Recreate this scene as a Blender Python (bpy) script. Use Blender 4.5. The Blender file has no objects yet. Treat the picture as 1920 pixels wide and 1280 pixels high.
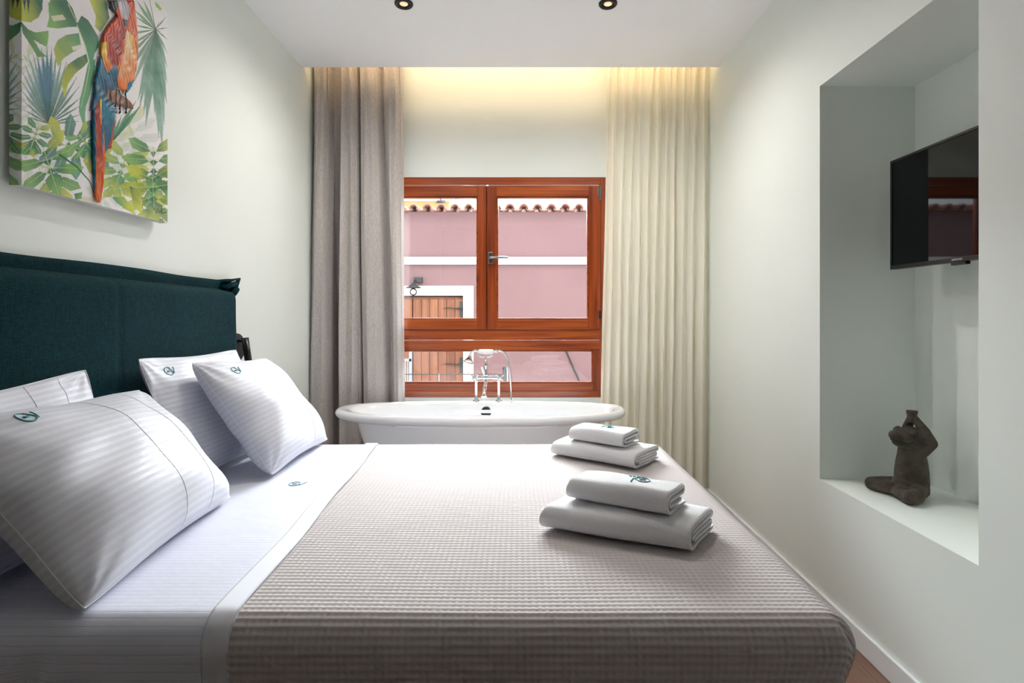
import bpy, bmesh, math, random
import numpy as np
from mathutils import Vector, Matrix, noise as mn
from mathutils.bvhtree import BVHTree

random.seed(7)
rng = np.random.default_rng(7)
PI = math.pi
C = bpy.context.scene.collection
SC = bpy.context.scene

# ------------------------------------------------------------------ camera
F = 1050.0          # focal length in pixels of the 1920 wide frame
VX, VY, CZ = 973.0, 590.0, 1.33
cam_d = bpy.data.cameras.new('camera')
cam_d.sensor_width = 36.0
cam_d.lens = F * 36.0 / 1920.0
cam_d.shift_x = -(VX - 960.0) / 1920.0
cam_d.shift_y = -(640.0 - VY) / 1920.0
cam_d.clip_start = 0.05
cam = bpy.data.objects.new('camera', cam_d)
cam.location = (0, 0, CZ)
cam.rotation_euler = (PI / 2, 0, 0)
C.objects.link(cam)
SC.camera = cam

# ------------------------------------------------------------------ render look
SC.view_settings.view_transform = 'Standard'
SC.view_settings.look = 'None'
SC.view_settings.exposure = 0.70
SC.view_settings.gamma = 1.0
SC.view_settings.use_curve_mapping = False
SC.cycles.use_denoising = True
SC.cycles.max_bounces = 16
SC.cycles.diffuse_bounces = 12
SC.cycles.glossy_bounces = 4
SC.cycles.transmission_bounces = 6
SC.cycles.transparent_max_bounces = 12
SC.cycles.sample_clamp_indirect = 20.0

# ------------------------------------------------------------------ world, sun, sky glow
w = bpy.data.worlds.new('world')
SC.world = w
w.use_nodes = True
bg = w.node_tree.nodes['Background']
bg.inputs[0].default_value = (0.92, 0.96, 1.0, 1)
bg.inputs[1].default_value = 2.6

def light(name, kind, loc, aim, energy, color=(1, 1, 1), **kw):
    d = bpy.data.lights.new(name, kind)
    d.energy = energy
    d.color = color
    for k, v in kw.items():
        setattr(d, k, v)
    o = bpy.data.objects.new(name, d)
    o.location = loc
    o.rotation_euler = (Vector(aim) - Vector(loc)).to_track_quat('-Z', 'Y').to_euler()
    C.objects.link(o)
    return o

# sun over the roofs, falling on the pink house across the street
light('sun', 'SUN', (0, 0, 12), (1.6, 9, 0), 1.3, (1.0, 0.95, 0.88), angle=0.02)
# the bright hazy sky above and behind the pink house
light('sky_glow', 'AREA', (-0.3, 15.0, 8.6), (-0.2, 4.1, 2.0), 21500, (0.92, 0.96, 1.0),
      shape='RECTANGLE', size=11.0, size_y=10.0)
# ------------------------------------------------------------------ helpers
def s2l(c):
    return tuple((x / 12.92 if x <= 0.04045 else ((x + 0.055) / 1.055) ** 2.4) for x in c)
def rgb(r, g, b):
    return s2l((r / 255, g / 255, b / 255))

def tag(o, label=None, cat=None, group=None, kind=None):
    if label: o['label'] = label
    if cat: o['category'] = cat
    if group: o['group'] = group
    if kind: o['kind'] = kind
    return o

def empty(name, loc=(0, 0, 0), rz=0.0, label=None, cat=None, group=None, kind=None):
    o = bpy.data.objects.new(name, None)
    o.empty_display_size = 0.1
    o.location = loc
    o.rotation_euler = (0, 0, rz)
    C.objects.link(o)
    return tag(o, label, cat, group, kind)

def link_mesh(name, me, mats, parent=None, smooth=True):
    if not isinstance(mats, (list, tuple)): mats = [mats]
    for m in mats: me.materials.append(m)
    if smooth and len(me.polygons):
        me.polygons.foreach_set('use_smooth', np.ones(len(me.polygons), dtype=bool))
    o = bpy.data.objects.new(name, me)
    C.objects.link(o)
    if parent is not None: o.parent = parent
    return o

def origin_to(o, p):
    """shift the mesh so that its origin sits at world point p"""
    p = Vector(p)
    o.data.transform(Matrix.Translation(-p))
    o.location = o.location + p
    return o

class MB:
    def __init__(s):
        s.v = []; s.f = []; s.mi = []; s.m = 0
    def add(s, vs, fs):
        b = len(s.v)
        s.v += [tuple(p) for p in vs]
        s.f += [tuple(i + b for i in f) for f in fs]
        s.mi += [s.m] * len(fs)
        return s
    def box(s, x0, x1, y0, y1, z0, z1):
        vs = [(x0,y0,z0),(x1,y0,z0),(x1,y1,z0),(x0,y1,z0),(x0,y0,z1),(x1,y0,z1),(x1,y1,z1),(x0,y1,z1)]
        return s.add(vs, [(0,3,2,1),(4,5,6,7),(0,1,5,4),(1,2,6,5),(2,3,7,6),(3,0,4,7)])
    def tube(s, pts, r, n=12, cap=True, flat=1.0):
        pts = [Vector(p) for p in pts]
        rs = r if isinstance(r, (list, tuple)) else [r] * len(pts)
        N = len(pts)
        tang = []
        for i in range(N):
            a = pts[max(i - 1, 0)]; b = pts[min(i + 1, N - 1)]
            t = (b - a)
            if t.length < 1e-9: t = Vector((0, 0, 1))
            tang.append(t.normalized())
        up = Vector((0, 0, 1)) if abs(tang[0].z) < 0.9 else Vector((1, 0, 0))
        nrm = (up - tang[0] * up.dot(tang[0])).normalized()
        vs = []
        for i in range(N):
            nrm = nrm - tang[i] * nrm.dot(tang[i])
            if nrm.length < 1e-6:
                nrm = tang[i].orthogonal()
            nrm.normalize()
            bn = tang[i].cross(nrm)
            for k in range(n):
                a = 2 * PI * k / n
                vs.append(pts[i] + (nrm * math.cos(a) * flat + bn * math.sin(a)) * rs[i])
        fs = []
        for i in range(N - 1):
            for k in range(n):
                k2 = (k + 1) % n
                fs.append((i*n+k, i*n+k2, (i+1)*n+k2, (i+1)*n+k))
        if cap:
            fs.append(tuple(range(n))[::-1])
            fs.append(tuple((N-1)*n + k for k in range(n)))
        return s.add(vs, fs)
    def lathe(s, prof, mtx=None, n=32, cap=True):
        """prof = list of (radius, height) around local Z"""
        vs = []; fs = []
        for (r, z) in prof:
            for k in range(n):
                a = 2 * PI * k / n
                p = Vector((r * math.cos(a), r * math.sin(a), z))
                vs.append(mtx @ p if mtx else p)
        for i in range(len(prof) - 1):
            for k in range(n):
                k2 = (k + 1) % n
                fs.append((i*n+k, i*n+k2, (i+1)*n+k2, (i+1)*n+k))
        if cap:
            fs.append(tuple(range(n))[::-1])
            fs.append(tuple((len(prof)-1)*n + k for k in range(n)))
        return s.add(vs, fs)
    def ball(s, c, r, n=16, sc=(1, 1, 1), rot=None):
        c = Vector(c)
        prof = [(max(1e-4, math.sin(PI * i / n)) * r, -math.cos(PI * i / n) * r) for i in range(n + 1)]
        m = Matrix.Translation(c) @ (rot.to_4x4() if rot else Matrix.Identity(4)) @ Matrix.Diagonal((*sc, 1))
        return s.lathe(prof, m, n=n + 4)
    def build(s, name, mats, parent=None, smooth=False, bevel=0, seg=2):
        me = bpy.data.meshes.new(name)
        me.from_pydata(s.v, [], s.f)
        me.update()
        if s.mi and max(s.mi) > 0:
            me.polygons.foreach_set('material_index', s.mi)
        bm = bmesh.new(); bm.from_mesh(me)
        bmesh.ops.recalc_face_normals(bm, faces=bm.faces)
        bm.to_mesh(me); bm.free()
        o = link_mesh(name, me, mats, parent, smooth)
        if bevel:
            md = o.modifiers.new('bevel', 'BEVEL'); md.width = bevel; md.segments = seg
            md.limit_method = 'ANGLE'; md.angle_limit = math.radians(40)
        return o

def grid_data(P, close_u=False, close_v=False):
    nu, nv = P.shape[:2]
    idx = np.arange(nu * nv).reshape(nu, nv)
    I = np.concatenate([idx, idx[:1]], 0) if close_u else idx
    I = np.concatenate([I, I[:, :1]], 1) if close_v else I
    q = np.stack([I[:-1, :-1], I[1:, :-1], I[1:, 1:], I[:-1, 1:]], -1).reshape(-1, 4)
    return P.reshape(-1, 3), q

def np_mesh(name, V, Q, mats, parent=None, uv=None, col=None, smooth=True):
    me = bpy.data.meshes.new(name)
    V = np.asarray(V, dtype=np.float32); Q = np.asarray(Q, dtype=np.int32)
    me.vertices.add(len(V)); me.vertices.foreach_set('co', V.ravel())
    me.loops.add(Q.size); me.loops.foreach_set('vertex_index', Q.ravel())
    me.polygons.add(len(Q))
    me.polygons.foreach_set('loop_start', np.arange(0, Q.size, 4, dtype=np.int32))
    me.polygons.foreach_set('loop_total', np.full(len(Q), 4, dtype=np.int32))
    me.update(calc_edges=True)
    if uv is not None:
        l = me.uv_layers.new(name='UVMap')
        l.data.foreach_set('uv', np.asarray(uv, dtype=np.float32)[Q.ravel()].ravel())
    if col is not None:
        a = me.color_attributes.new('paint', 'FLOAT_COLOR', 'POINT')
        a.data.foreach_set('color', np.asarray(col, dtype=np.float32).ravel())
    me.validate()
    return link_mesh(name, me, mats, parent, smooth)

def wobble(V, scale, amp, seed=0.0):
    return np.array([mn.noise((p[0]*scale + seed, p[1]*scale, p[2]*scale)) for p in V]) * amp

# ------------------------------------------------------------------ materials
def mat(name, color, rough=0.5, metal=0.0, spec=0.5, bump=None, vary=None, sheen=0.0, coat=0.0, emit=None,
        stretch=(1, 1, 1)):
    """bump=(scale, strength, distance)  vary=(scale, second colour)"""
    m = bpy.data.materials.new(name); m.use_nodes = True
    nt = m.node_tree; b = nt.nodes['Principled BSDF']
    b.inputs['Base Color'].default_value = (*color, 1)
    b.inputs['Roughness'].default_value = rough
    b.inputs['Metallic'].default_value = metal
    b.inputs['Specular IOR Level'].default_value = spec
    b.inputs['Sheen Weight'].default_value = sheen
    b.inputs['Coat Weight'].default_value = coat
    b.inputs['Coat Roughness'].default_value = 0.05
    if emit:
        b.inputs['Emission Color'].default_value = (*emit[0], 1)
        b.inputs['Emission Strength'].default_value = emit[1]
    if bump or vary:
        tc = nt.nodes.new('ShaderNodeTexCoord')
        mp = nt.nodes.new('ShaderNodeMapping'); mp.inputs['Scale'].default_value = stretch
        nt.links.new(tc.outputs['Object'], mp.inputs[0])
    if vary:
        n = nt.nodes.new('ShaderNodeTexNoise'); n.inputs['Scale'].default_value = vary[0]
        n.inputs['Detail'].default_value = 5
        r = nt.nodes.new('ShaderNodeValToRGB')
        r.color_ramp.elements[0].color = (*color, 1); r.color_ramp.elements[1].color = (*vary[1], 1)
        r.color_ramp.elements[0].position = 0.35; r.color_ramp.elements[1].position = 0.65
        nt.links.new(mp.outputs[0], n.inputs['Vector']); nt.links.new(n.outputs[0], r.inputs[0])
        nt.links.new(r.outputs[0], b.inputs['Base Color'])
    if bump:
        n = nt.nodes.new('ShaderNodeTexNoise'); n.inputs['Scale'].default_value = bump[0]
        n.inputs['Detail'].default_value = 4
        bp = nt.nodes.new('ShaderNodeBump'); bp.inputs['Strength'].default_value = bump[1]
        bp.inputs['Distance'].default_value = bump[2]
        nt.links.new(mp.outputs[0], n.inputs['Vector']); nt.links.new(n.outputs[0], bp.inputs['Height'])
        nt.links.new(bp.outputs[0], b.inputs['Normal'])
    return m

def wood(name, c1, c2, c3, axis, rough=0.35, scale=1.0, coat=0.3):
    m = mat(name, c1, rough, coat=coat)
    nt = m.node_tree; b = nt.nodes['Principled BSDF']
    tc = nt.nodes.new('ShaderNodeTexCoord'); mp = nt.nodes.new('ShaderNodeMapping')
    st = [38 * scale, 38 * scale, 38 * scale]; st[axis] = 1.6 * scale
    mp.inputs['Scale'].default_value = st
    n = nt.nodes.new('ShaderNodeTexNoise'); n.inputs['Scale'].default_value = 1.0
    n.inputs['Detail'].default_value = 6; n.inputs['Distortion'].default_value = 0.4
    r = nt.nodes.new('ShaderNodeValToRGB')
    e = r.color_ramp.elements
    e[0].color = (*c2, 1); e[0].position = 0.3; e[1].color = (*c3, 1); e[1].position = 0.72
    k = e.new(0.5); k.color = (*c1, 1)
    bp = nt.nodes.new('ShaderNodeBump'); bp.inputs['Strength'].default_value = 0.12; bp.inputs['Distance'].default_value = 0.001
    nt.links.new(tc.outputs['Object'], mp.inputs[0]); nt.links.new(mp.outputs[0], n.inputs['Vector'])
    nt.links.new(n.outputs[0], r.inputs[0]); nt.links.new(r.outputs[0], b.inputs['Base Color'])
    nt.links.new(n.outputs[0], bp.inputs['Height']); nt.links.new(bp.outputs[0], b.inputs['Normal'])
    return m

def stripe_cloth(name, color, alt, period, uvdir, bumpd=0.0004, rough=0.62, fill=0.5):
    """white satin-stripe cotton: stripes from the UV map, which is in metres"""
    m = mat(name, color, rough, sheen=0.25)
    nt = m.node_tree; b = nt.nodes['Principled BSDF']
    uv = nt.nodes.new('ShaderNodeUVMap'); sep = nt.nodes.new('ShaderNodeSeparateXYZ')
    nt.links.new(uv.outputs[0], sep.inputs[0])
    mul = nt.nodes.new('ShaderNodeMath'); mul.operation = 'MULTIPLY'; mul.inputs[1].default_value = 1.0 / period
    nt.links.new(sep.outputs[uvdir], mul.inputs[0])
    fr = nt.nodes.new('ShaderNodeMath'); fr.operation = 'FRACT'; nt.links.new(mul.outputs[0], fr.inputs[0])
    rp = nt.nodes.new('ShaderNodeValToRGB')
    e = rp.color_ramp.elements
    e[0].position = 0.0; e[0].color = (0, 0, 0, 1); e[1].position = 0.06; e[1].color = (1, 1, 1, 1)
    a = e.new(fill); a.color = (1, 1, 1, 1); a2 = e.new(fill + 0.06); a2.color = (0, 0, 0, 1)
    nt.links.new(fr.outputs[0], rp.inputs[0])
    mx = nt.nodes.new('ShaderNodeMix'); mx.data_type = 'RGBA'
    mx.inputs[6].default_value = (*color, 1); mx.inputs[7].default_value = (*alt, 1)
    nt.links.new(rp.outputs[0], mx.inputs[0]); nt.links.new(mx.outputs[2], b.inputs['Base Color'])
    rr = nt.nodes.new('ShaderNodeMapRange'); rr.inputs[3].default_value = rough; rr.inputs[4].default_value = rough - 0.12
    nt.links.new(rp.outputs[0], rr.inputs[0]); nt.links.new(rr.outputs[0], b.inputs['Roughness'])
    tc = nt.nodes.new('ShaderNodeTexCoord'); n = nt.nodes.new('ShaderNodeTexNoise'); n.inputs['Scale'].default_value = 14
    n.inputs['Detail'].default_value = 3
    nt.links.new(tc.outputs['Object'], n.inputs['Vector'])
    b1 = nt.nodes.new('ShaderNodeBump'); b1.inputs['Strength'].default_value = 0.5; b1.inputs['Distance'].default_value = bumpd
    b2 = nt.nodes.new('ShaderNodeBump'); b2.inputs['Strength'].default_value = 0.35; b2.inputs['Distance'].default_value = 0.006
    nt.links.new(n.outputs[0], b2.inputs['Height']); nt.links.new(rp.outputs[0], b1.inputs['Height'])
    nt.links.new(b2.outputs[0], b1.inputs['Normal']); nt.links.new(b1.outputs[0], b.inputs['Normal'])
    return m

def weave(name, c1, c2, scale=420, rough=0.9, sheen=0.3, bumpd=0.0006, transl=0.0, see=0.0, spec=0.2):
    m = mat(name, c1, rough, sheen=sheen, spec=spec)
    nt = m.node_tree; b = nt.nodes['Principled BSDF']
    tc = nt.nodes.new('ShaderNodeTexCoord')
    outs = []
    for st in ((1, 1, 0.12), (0.2, 0.2, 1)):
        mp = nt.nodes.new('ShaderNodeMapping'); mp.inputs['Scale'].default_value = st
        n = nt.nodes.new('ShaderNodeTexNoise'); n.inputs['Scale'].default_value = scale; n.inputs['Detail'].default_value = 2
        nt.links.new(tc.outputs['Object'], mp.inputs[0]); nt.links.new(mp.outputs[0], n.inputs['Vector'])
        outs.append(n)
    ad = nt.nodes.new('ShaderNodeMath'); ad.operation = 'ADD'
    nt.links.new(outs[0].outputs[0], ad.inputs[0]); nt.links.new(outs[1].outputs[0], ad.inputs[1])
    mr = nt.nodes.new('ShaderNodeMapRange'); mr.inputs[1].default_value = 0.75; mr.inputs[2].default_value = 1.25
    nt.links.new(ad.outputs[0], mr.inputs[0])
    mx = nt.nodes.new('ShaderNodeMix'); mx.data_type = 'RGBA'
    mx.inputs[6].default_value = (*c1, 1); mx.inputs[7].default_value = (*c2, 1)
    nt.links.new(mr.outputs[0], mx.inputs[0]); nt.links.new(mx.outputs[2], b.inputs['Base Color'])
    bp = nt.nodes.new('ShaderNodeBump'); bp.inputs['Strength'].default_value = 0.5; bp.inputs['Distance'].default_value = bumpd
    nt.links.new(mr.outputs[0], bp.inputs['Height']); nt.links.new(bp.outputs[0], b.inputs['Normal'])
    out = nt.nodes['Material Output']
    last = b.outputs[0]
    if transl:
        t = nt.nodes.new('ShaderNodeBsdfTranslucent'); t.inputs[0].default_value = (*c2, 1)
        ms = nt.nodes.new('ShaderNodeMixShader'); ms.inputs[0].default_value = transl
        nt.links.new(last, ms.inputs[1]); nt.links.new(t.outputs[0], ms.inputs[2]); last = ms.outputs[0]
    if see:
        t = nt.nodes.new('ShaderNodeBsdfTransparent')
        ms = nt.nodes.new('ShaderNodeMixShader'); ms.inputs[0].default_value = see
        nt.links.new(last, ms.inputs[1]); nt.links.new(t.outputs[0], ms.inputs[2]); last = ms.outputs[0]
    nt.links.new(last, out.inputs[0])
    return m

def pane_mat(name):
    m = bpy.data.materials.new(name); m.use_nodes = True
    nt = m.node_tree; nt.nodes.clear()
    o = nt.nodes.new('ShaderNodeOutputMaterial'); t = nt.nodes.new('ShaderNodeBsdfTransparent')
    g = nt.nodes.new('ShaderNodeBsdfGlossy'); g.inputs['Roughness'].default_value = 0.02
    fr = nt.nodes.new('ShaderNodeFresnel'); fr.inputs[0].default_value = 1.45
    mx = nt.nodes.new('ShaderNodeMixShader')
    t.inputs[0].default_value = (0.96, 0.975, 0.97, 1)
    nt.links.new(fr.outputs[0], mx.inputs[0]); nt.links.new(t.outputs[0], mx.inputs[1]); nt.links.new(g.outputs[0], mx.inputs[2])
    nt.links.new(mx.outputs[0], o.inputs[0])
    return m

M = {}
M['wall'] = mat('pale mint wall paint', rgb(230, 236, 232), 0.5, bump=(60, 0.06, 0.002), vary=(1.5, rgb(232, 238, 234)))
M['ceiling'] = mat('white ceiling paint', rgb(249, 249, 252), 0.6, bump=(80, 0.04, 0.001))
M['base'] = mat('white skirting lacquer', rgb(232, 234, 236), 0.3)
M['wood_h'] = wood('mahogany along x', rgb(158, 70, 19), rgb(116, 42, 10), rgb(182, 92, 30), 0)
M['wood_v'] = wood('mahogany along z', rgb(144, 60, 17), rgb(106, 38, 10), rgb(166, 78, 26), 2)
M['pane'] = pane_mat('window glass')
M['chrome'] = mat('polished chrome', (0.86, 0.87, 0.88), 0.06, metal=1.0)
M['steel'] = mat('satin steel', (0.30, 0.31, 0.32), 0.3, metal=1.0)
M['ceramic'] = mat('white bath enamel', rgb(240, 241, 243), 0.12, coat=0.6)
M['porcelain'] = mat('white porcelain handle', rgb(245, 245, 245), 0.12, coat=0.5)
M['black'] = mat('black lacquer', (0.006, 0.006, 0.008), 0.3)
M['blackmatt'] = mat('black iron', (0.012, 0.013, 0.015), 0.6)
M['teal'] = weave('dark teal upholstery', rgb(2, 34, 40), rgb(10, 54, 60), 260, bumpd=0.0006, sheen=0.03, spec=0.08)
M['curtain'] = weave('grey taupe linen curtain', rgb(174, 166, 162), rgb(206, 199, 196), 330, transl=0.12)
M['sheer'] = weave('cream voile', rgb(254, 251, 241), rgb(255, 253, 247), 420, transl=0.45, see=0.12, bumpd=0.0002)
M['sheet'] = stripe_cloth('white striped bed sheet', rgb(194, 196, 211), rgb(207, 208, 222), 0.017, 1, fill=0.86)
M['hem'] = mat('plain white sheet hem', rgb(218, 219, 228), 0.6, sheen=0.25, bump=(300, 0.1, 0.0005))
M['pillow'] = stripe_cloth('white striped pillowcase', rgb(202, 203, 213), rgb(211, 212, 222), 0.019, 1)
M['blanket'] = mat('taupe waffle blanket', rgb(182, 174, 173), 0.92, sheen=0.15, spec=0.15, bump=(900, 0.3, 0.0006), vary=(700, rgb(194, 187, 186)))
M['towel'] = mat('white terry towelling', rgb(216, 214, 217), 0.95, sheen=0.3, spec=0.1, bump=(420, 0.9, 0.0022), vary=(500, rgb(228, 227, 230)))
M['thread'] = mat('teal embroidery thread', rgb(14, 138, 150), 0.5)
M['mattress'] = mat('white mattress ticking', rgb(225, 225, 228), 0.8)
M['bedbase'] = mat('grey box spring fabric', rgb(90, 92, 96), 0.9)
M['stone'] = mat('dark weathered terracotta', rgb(58, 53, 45), 0.9, bump=(70, 0.7, 0.004), vary=(26, rgb(82, 75, 64)))
M['screen'] = mat('glossy black screen', (0.001, 0.0015, 0.002), 0.03, spec=0.28)
M['tvframe'] = mat('black plastic bezel', (0.008, 0.009, 0.011), 0.3)
M['silver'] = mat('silver print', rgb(200, 200, 205), 0.4)
M['led'] = mat('warm lamp glow', rgb(255, 214, 150), 0.5, emit=((1.0, 0.78, 0.55), 0.4))
M['ledstrip'] = mat('warm cove light strip', rgb(255, 214, 150), 0.5, emit=((1.0, 0.72, 0.36), 4.0))
M['pink'] = mat('pink stucco', rgb(106, 79, 81), 0.85, bump=(30, 0.25, 0.01), vary=(1.1, rgb(110, 83, 85)))
M['cornice'] = mat('white lime plaster', rgb(216, 212, 210), 0.8, bump=(18, 0.2, 0.01))
M['tile'] = mat('terracotta roof tile', rgb(130, 80, 68), 0.8, bump=(30, 0.3, 0.01), vary=(5, rgb(150, 112, 100)))
M['yellow'] = mat('yellow stucco', rgb(170, 146, 96), 0.85)
M['shutter'] = wood('weathered shutter plank', rgb(112, 66, 42), rgb(88, 50, 32), rgb(126, 80, 54), 2, rough=0.7, coat=0.0, scale=0.5)
M['street'] = mat('pale paving', rgb(170, 160, 150), 0.9, bump=(8, 0.3, 0.01), vary=(2, rgb(186, 176, 166)))
M['bulb'] = pane_mat('lamp bulb glass')
M['galv'] = mat('grey painted metal', rgb(120, 126, 134), 0.5)
M['canvas'] = mat('painted canvas', (0.8, 0.8, 0.8), 0.55, bump=(600, 0.15, 0.0005))
M['relief'] = mat('thick raised paint', (0.8, 0.8, 0.8), 0.42, bump=(90, 0.4, 0.002), stretch=(1, 2.5, 0.6))
for k in ('canvas', 'relief'):
    nt = M[k].node_tree; vc = nt.nodes.new('ShaderNodeVertexColor'); vc.layer_name = 'paint'
    nt.links.new(vc.outputs[0], nt.nodes['Principled BSDF'].inputs['Base Color'])

# floor planks
def floor_mat():
    m = mat('oak laminate floor', rgb(150, 110, 84), 0.45)
    nt = m.node_tree; b = nt.nodes['Principled BSDF']
    tc = nt.nodes.new('ShaderNodeTexCoord'); mp = nt.nodes.new('ShaderNodeMapping')
    mp.inputs['Rotation'].default_value = (0, 0, PI / 2)
    br = nt.nodes.new('ShaderNodeTexBrick'); br.inputs['Scale'].default_value = 1.0
    br.inputs['Brick Width'].default_value = 1.2; br.inputs['Row Height'].default_value = 0.13
    br.inputs['Mortar Size'].default_value = 0.0015
    br.inputs['Color1'].default_value = (*rgb(150, 112, 88), 1); br.inputs['Color2'].default_value = (*rgb(128, 92, 72), 1)
    br.inputs['Mortar'].default_value = (*rgb(60, 42, 34), 1)
    mp2 = nt.nodes.new('ShaderNodeMapping'); mp2.inputs['Scale'].default_value = (60, 3, 1)
    n = nt.nodes.new('ShaderNodeTexNoise'); n.inputs['Scale'].default_value = 1; n.inputs['Detail'].default_value = 6
    mx = nt.nodes.new('ShaderNodeMix'); mx.data_type = 'RGBA'; mx.blend_type = 'MULTIPLY'; mx.inputs[0].default_value = 0.5
    nt.links.new(tc.outputs['Object'], mp.inputs[0]); nt.links.new(mp.outputs[0], br.inputs['Vector'])
    nt.links.new(tc.outputs['Object'], mp2.inputs[0]); nt.links.new(mp2.outputs[0], n.inputs['Vector'])
    nt.links.new(br.outputs['Color'], mx.inputs[6]); nt.links.new(n.outputs[0], mx.inputs[7])
    nt.links.new(mx.outputs[2], b.inputs['Base Color'])
    return m
M['floor'] = floor_mat()
M['bounce_cut'] = wood('added dark finish of unseen rear wall', rgb(70, 56, 48), rgb(52, 42, 36), rgb(84, 68, 58), 2)  # invented dark timber finish, added to cut light bouncing into the foreground

# ================================================================== ROOM
XL, XR = -1.47, 1.357
Y0, YB = -2.4, 4.10
ZC = 3.009            # ceiling
YLIP = 3.80
ZCOVE = 3.26
NY0, NY1, NZ0, NZ1, NX = 1.653, 2.526, 0.590, 2.360, 1.787     # niche
WX0, WX1, WZ0, WZ1 = -1.09, 0.64, 0.725, 2.337                  # window opening

b = MB(); b.box(XL - .1, XR + .55, Y0 - .1, YB + .3, -0.1, 0.0)
tag(b.build('floor', M['floor']), kind='structure')
b = MB(); b.box(XL, XR, Y0, YLIP, ZC, ZC + 0.06)
b.box(XL, XR, YLIP - 0.25, YLIP - 0.19, ZC + 0.06, ZCOVE)
b.box(XL, XR, YLIP - 0.25, YB, ZCOVE, ZCOVE + 0.06)
tag(b.build('ceiling', M['ceiling']), kind='structure')
b = MB(); b.box(XL - .15, XL, Y0 - .1, YB + .25, 0, ZCOVE + .06)
tag(b.build('wall_left', M['wall']), kind='structure')
b = MB(); b.box(XL, XR, Y0 - .1, Y0, 0, ZCOVE + .06)
tag(b.build('wall_front', M['bounce_cut']), kind='structure')  # behind the camera, unseen; made dark to dim the near end of the room
# right wall with its deep niche, as one mesh
b = MB()
XO = NX + 0.1
b.box(XR, XO, Y0 - .1, NY0, 0, ZCOVE + .06)
b.box(XR, XO, NY1, YB + .25, 0, ZCOVE + .06)
b.box(XR, XO, NY0, NY1, 0, NZ0)
b.box(XR, XO, NY0, NY1, NZ1, ZCOVE + .06)
b.box(NX, XO, NY0, NY1, NZ0, NZ1)
tag(b.build('wall_right', M['wall']), kind='structure')
b = MB()
b.box(XL, WX0, YB, YB + .25, 0, ZCOVE + .06)
b.box(WX1, XR, YB, YB + .25, 0, ZCOVE + .06)
b.box(WX0, WX1, YB, YB + .25, 0, WZ0)
b.box(WX0, WX1, YB, YB + .25, WZ1, ZCOVE + .06)
tag(b.build('wall_back', M['wall']), kind='structure')
for nm, x0, x1, y0, y1 in (('baseboard_right', XR - .014, XR, Y0, YB), ('baseboard_left', XL, XL + .014, Y0, YB),
                           ('baseboard_back', XL + .014, XR - .014, YB - .014, YB)):
    b = MB(); b.box(x0, x1, y0, y1, 0.0, 0.088)
    tag(b.build(nm, M['base'], bevel=0.003), kind='structure')

# cove lamp: an LED strip lying on the ledge above the ceiling lip
cv = empty('light_strip', (0, 3.66, ZC + .06), label='warm light strip lying in the ceiling cove above the curtains', cat='light strip')
b = MB(); b.box(-1.35, 1.25, -.012, .012, 0.0, 0.012)
b.build('strip', M['ledstrip'], cv)
light('cove_lamp', 'AREA', (-0.05, 3.70, 3.17), (-0.05, 4.1, 2.95), 1.7, (1.0, 0.72, 0.38), shape='RECTANGLE', size=2.5, size_y=0.05)

# ================================================================== WINDOW
win = empty('window_1', (0, YB, WZ0)); tag(win, kind='structure')
def wx(px): return (px - 973) / 256.1
def wz(py): return CZ - (py - 590) / 256.1
def member(mb, x0, x1, z0, z1, y0=0.0, y1=0.07):
    mb.box(x0, x1, y0, y1, z0 - WZ0, z1 - WZ0)
def frame_ring(name, x0, x1, z0, z1, wl, wr, wt, wb, y0, y1, parent, bev=0.004):
    """a rectangular wooden frame: one mesh, grain following each member"""
    b = MB()
    b.m = 1; member(b, x0, x0 + wl, z0, z1, y0, y1); member(b, x1 - wr, x1, z0, z1, y0, y1)
    b.m = 0; member(b, x0 + wl, x1 - wr, z1 - wt, z1, y0 + .0015, y1); member(b, x0 + wl, x1 - wr, z0, z0 + wb, y0 + .0015, y1)
    return b.build(name, [M['wood_h'], M['wood_v']], parent, bevel=bev)
fr = frame_ring('window_frame', WX0, WX1, WZ0, WZ1, .045, .045, .055, .048, 0.0, 0.075, win)
b = MB(); member(b, WX0 + .045, WX1 - .045, wz(637), wz(617), 0.002, .075)
member(b, WX0 + .045, WX1 - .045, wz(655), wz(638), 0.0, .075)
b.build('transom', M['wood_h'], win, bevel=.003)
b = MB(); member(b, wx(911), wx(915), wz(617), wz(348), 0.008, .07)
b.build('mullion', M['wood_v'], win, bevel=.001)
def sash(x0, x1, z0, z1, wl, wr, wt, wb, y0=-0.012, name='sash'):
    s = frame_ring(name, x0, x1, z0, z1, wl, wr, wt, wb, y0, 0.055, win)
    # glazing bead: a thin lighter lip round the pane
    bd = MB(); t = .012
    gx0, gx1, gz0, gz1 = x0 + wl, x1 - wr, z0 + wb, z1 - wt
    member(bd, gx0, gx1, gz1 - t, gz1, y0 + .012, .03); member(bd, gx0, gx1, gz0, gz0 + t, y0 + .012, .03)
    member(bd, gx0, gx0 + t, gz0 + t, gz1 - t, y0 + .012, .03); member(bd, gx1 - t, gx1, gz0 + t, gz1 - t, y0 + .012, .03)
    bd.build('glazing_bead', M['wood_h'], s, bevel=.002)
    g = MB(); member(g, gx0 + .002, gx1 - .002, gz0 + .002, gz1 - .002, .032, .036)
    g.build('pane', M['pane'], s)
    return s
sL = sash(WX0 + .045, wx(911.5), wz(617), wz(349), .09, .06, .075, .070)
sR = sash(wx(914.5), wx(1125.5), wz(617), wz(349), .065, .085, .075, .070)
sB = sash(WX0 + .045, WX1 - .045, WZ0 + .048, wz(655), .05, .05, .005, .055, 0.006, 'lower_sash')
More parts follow.
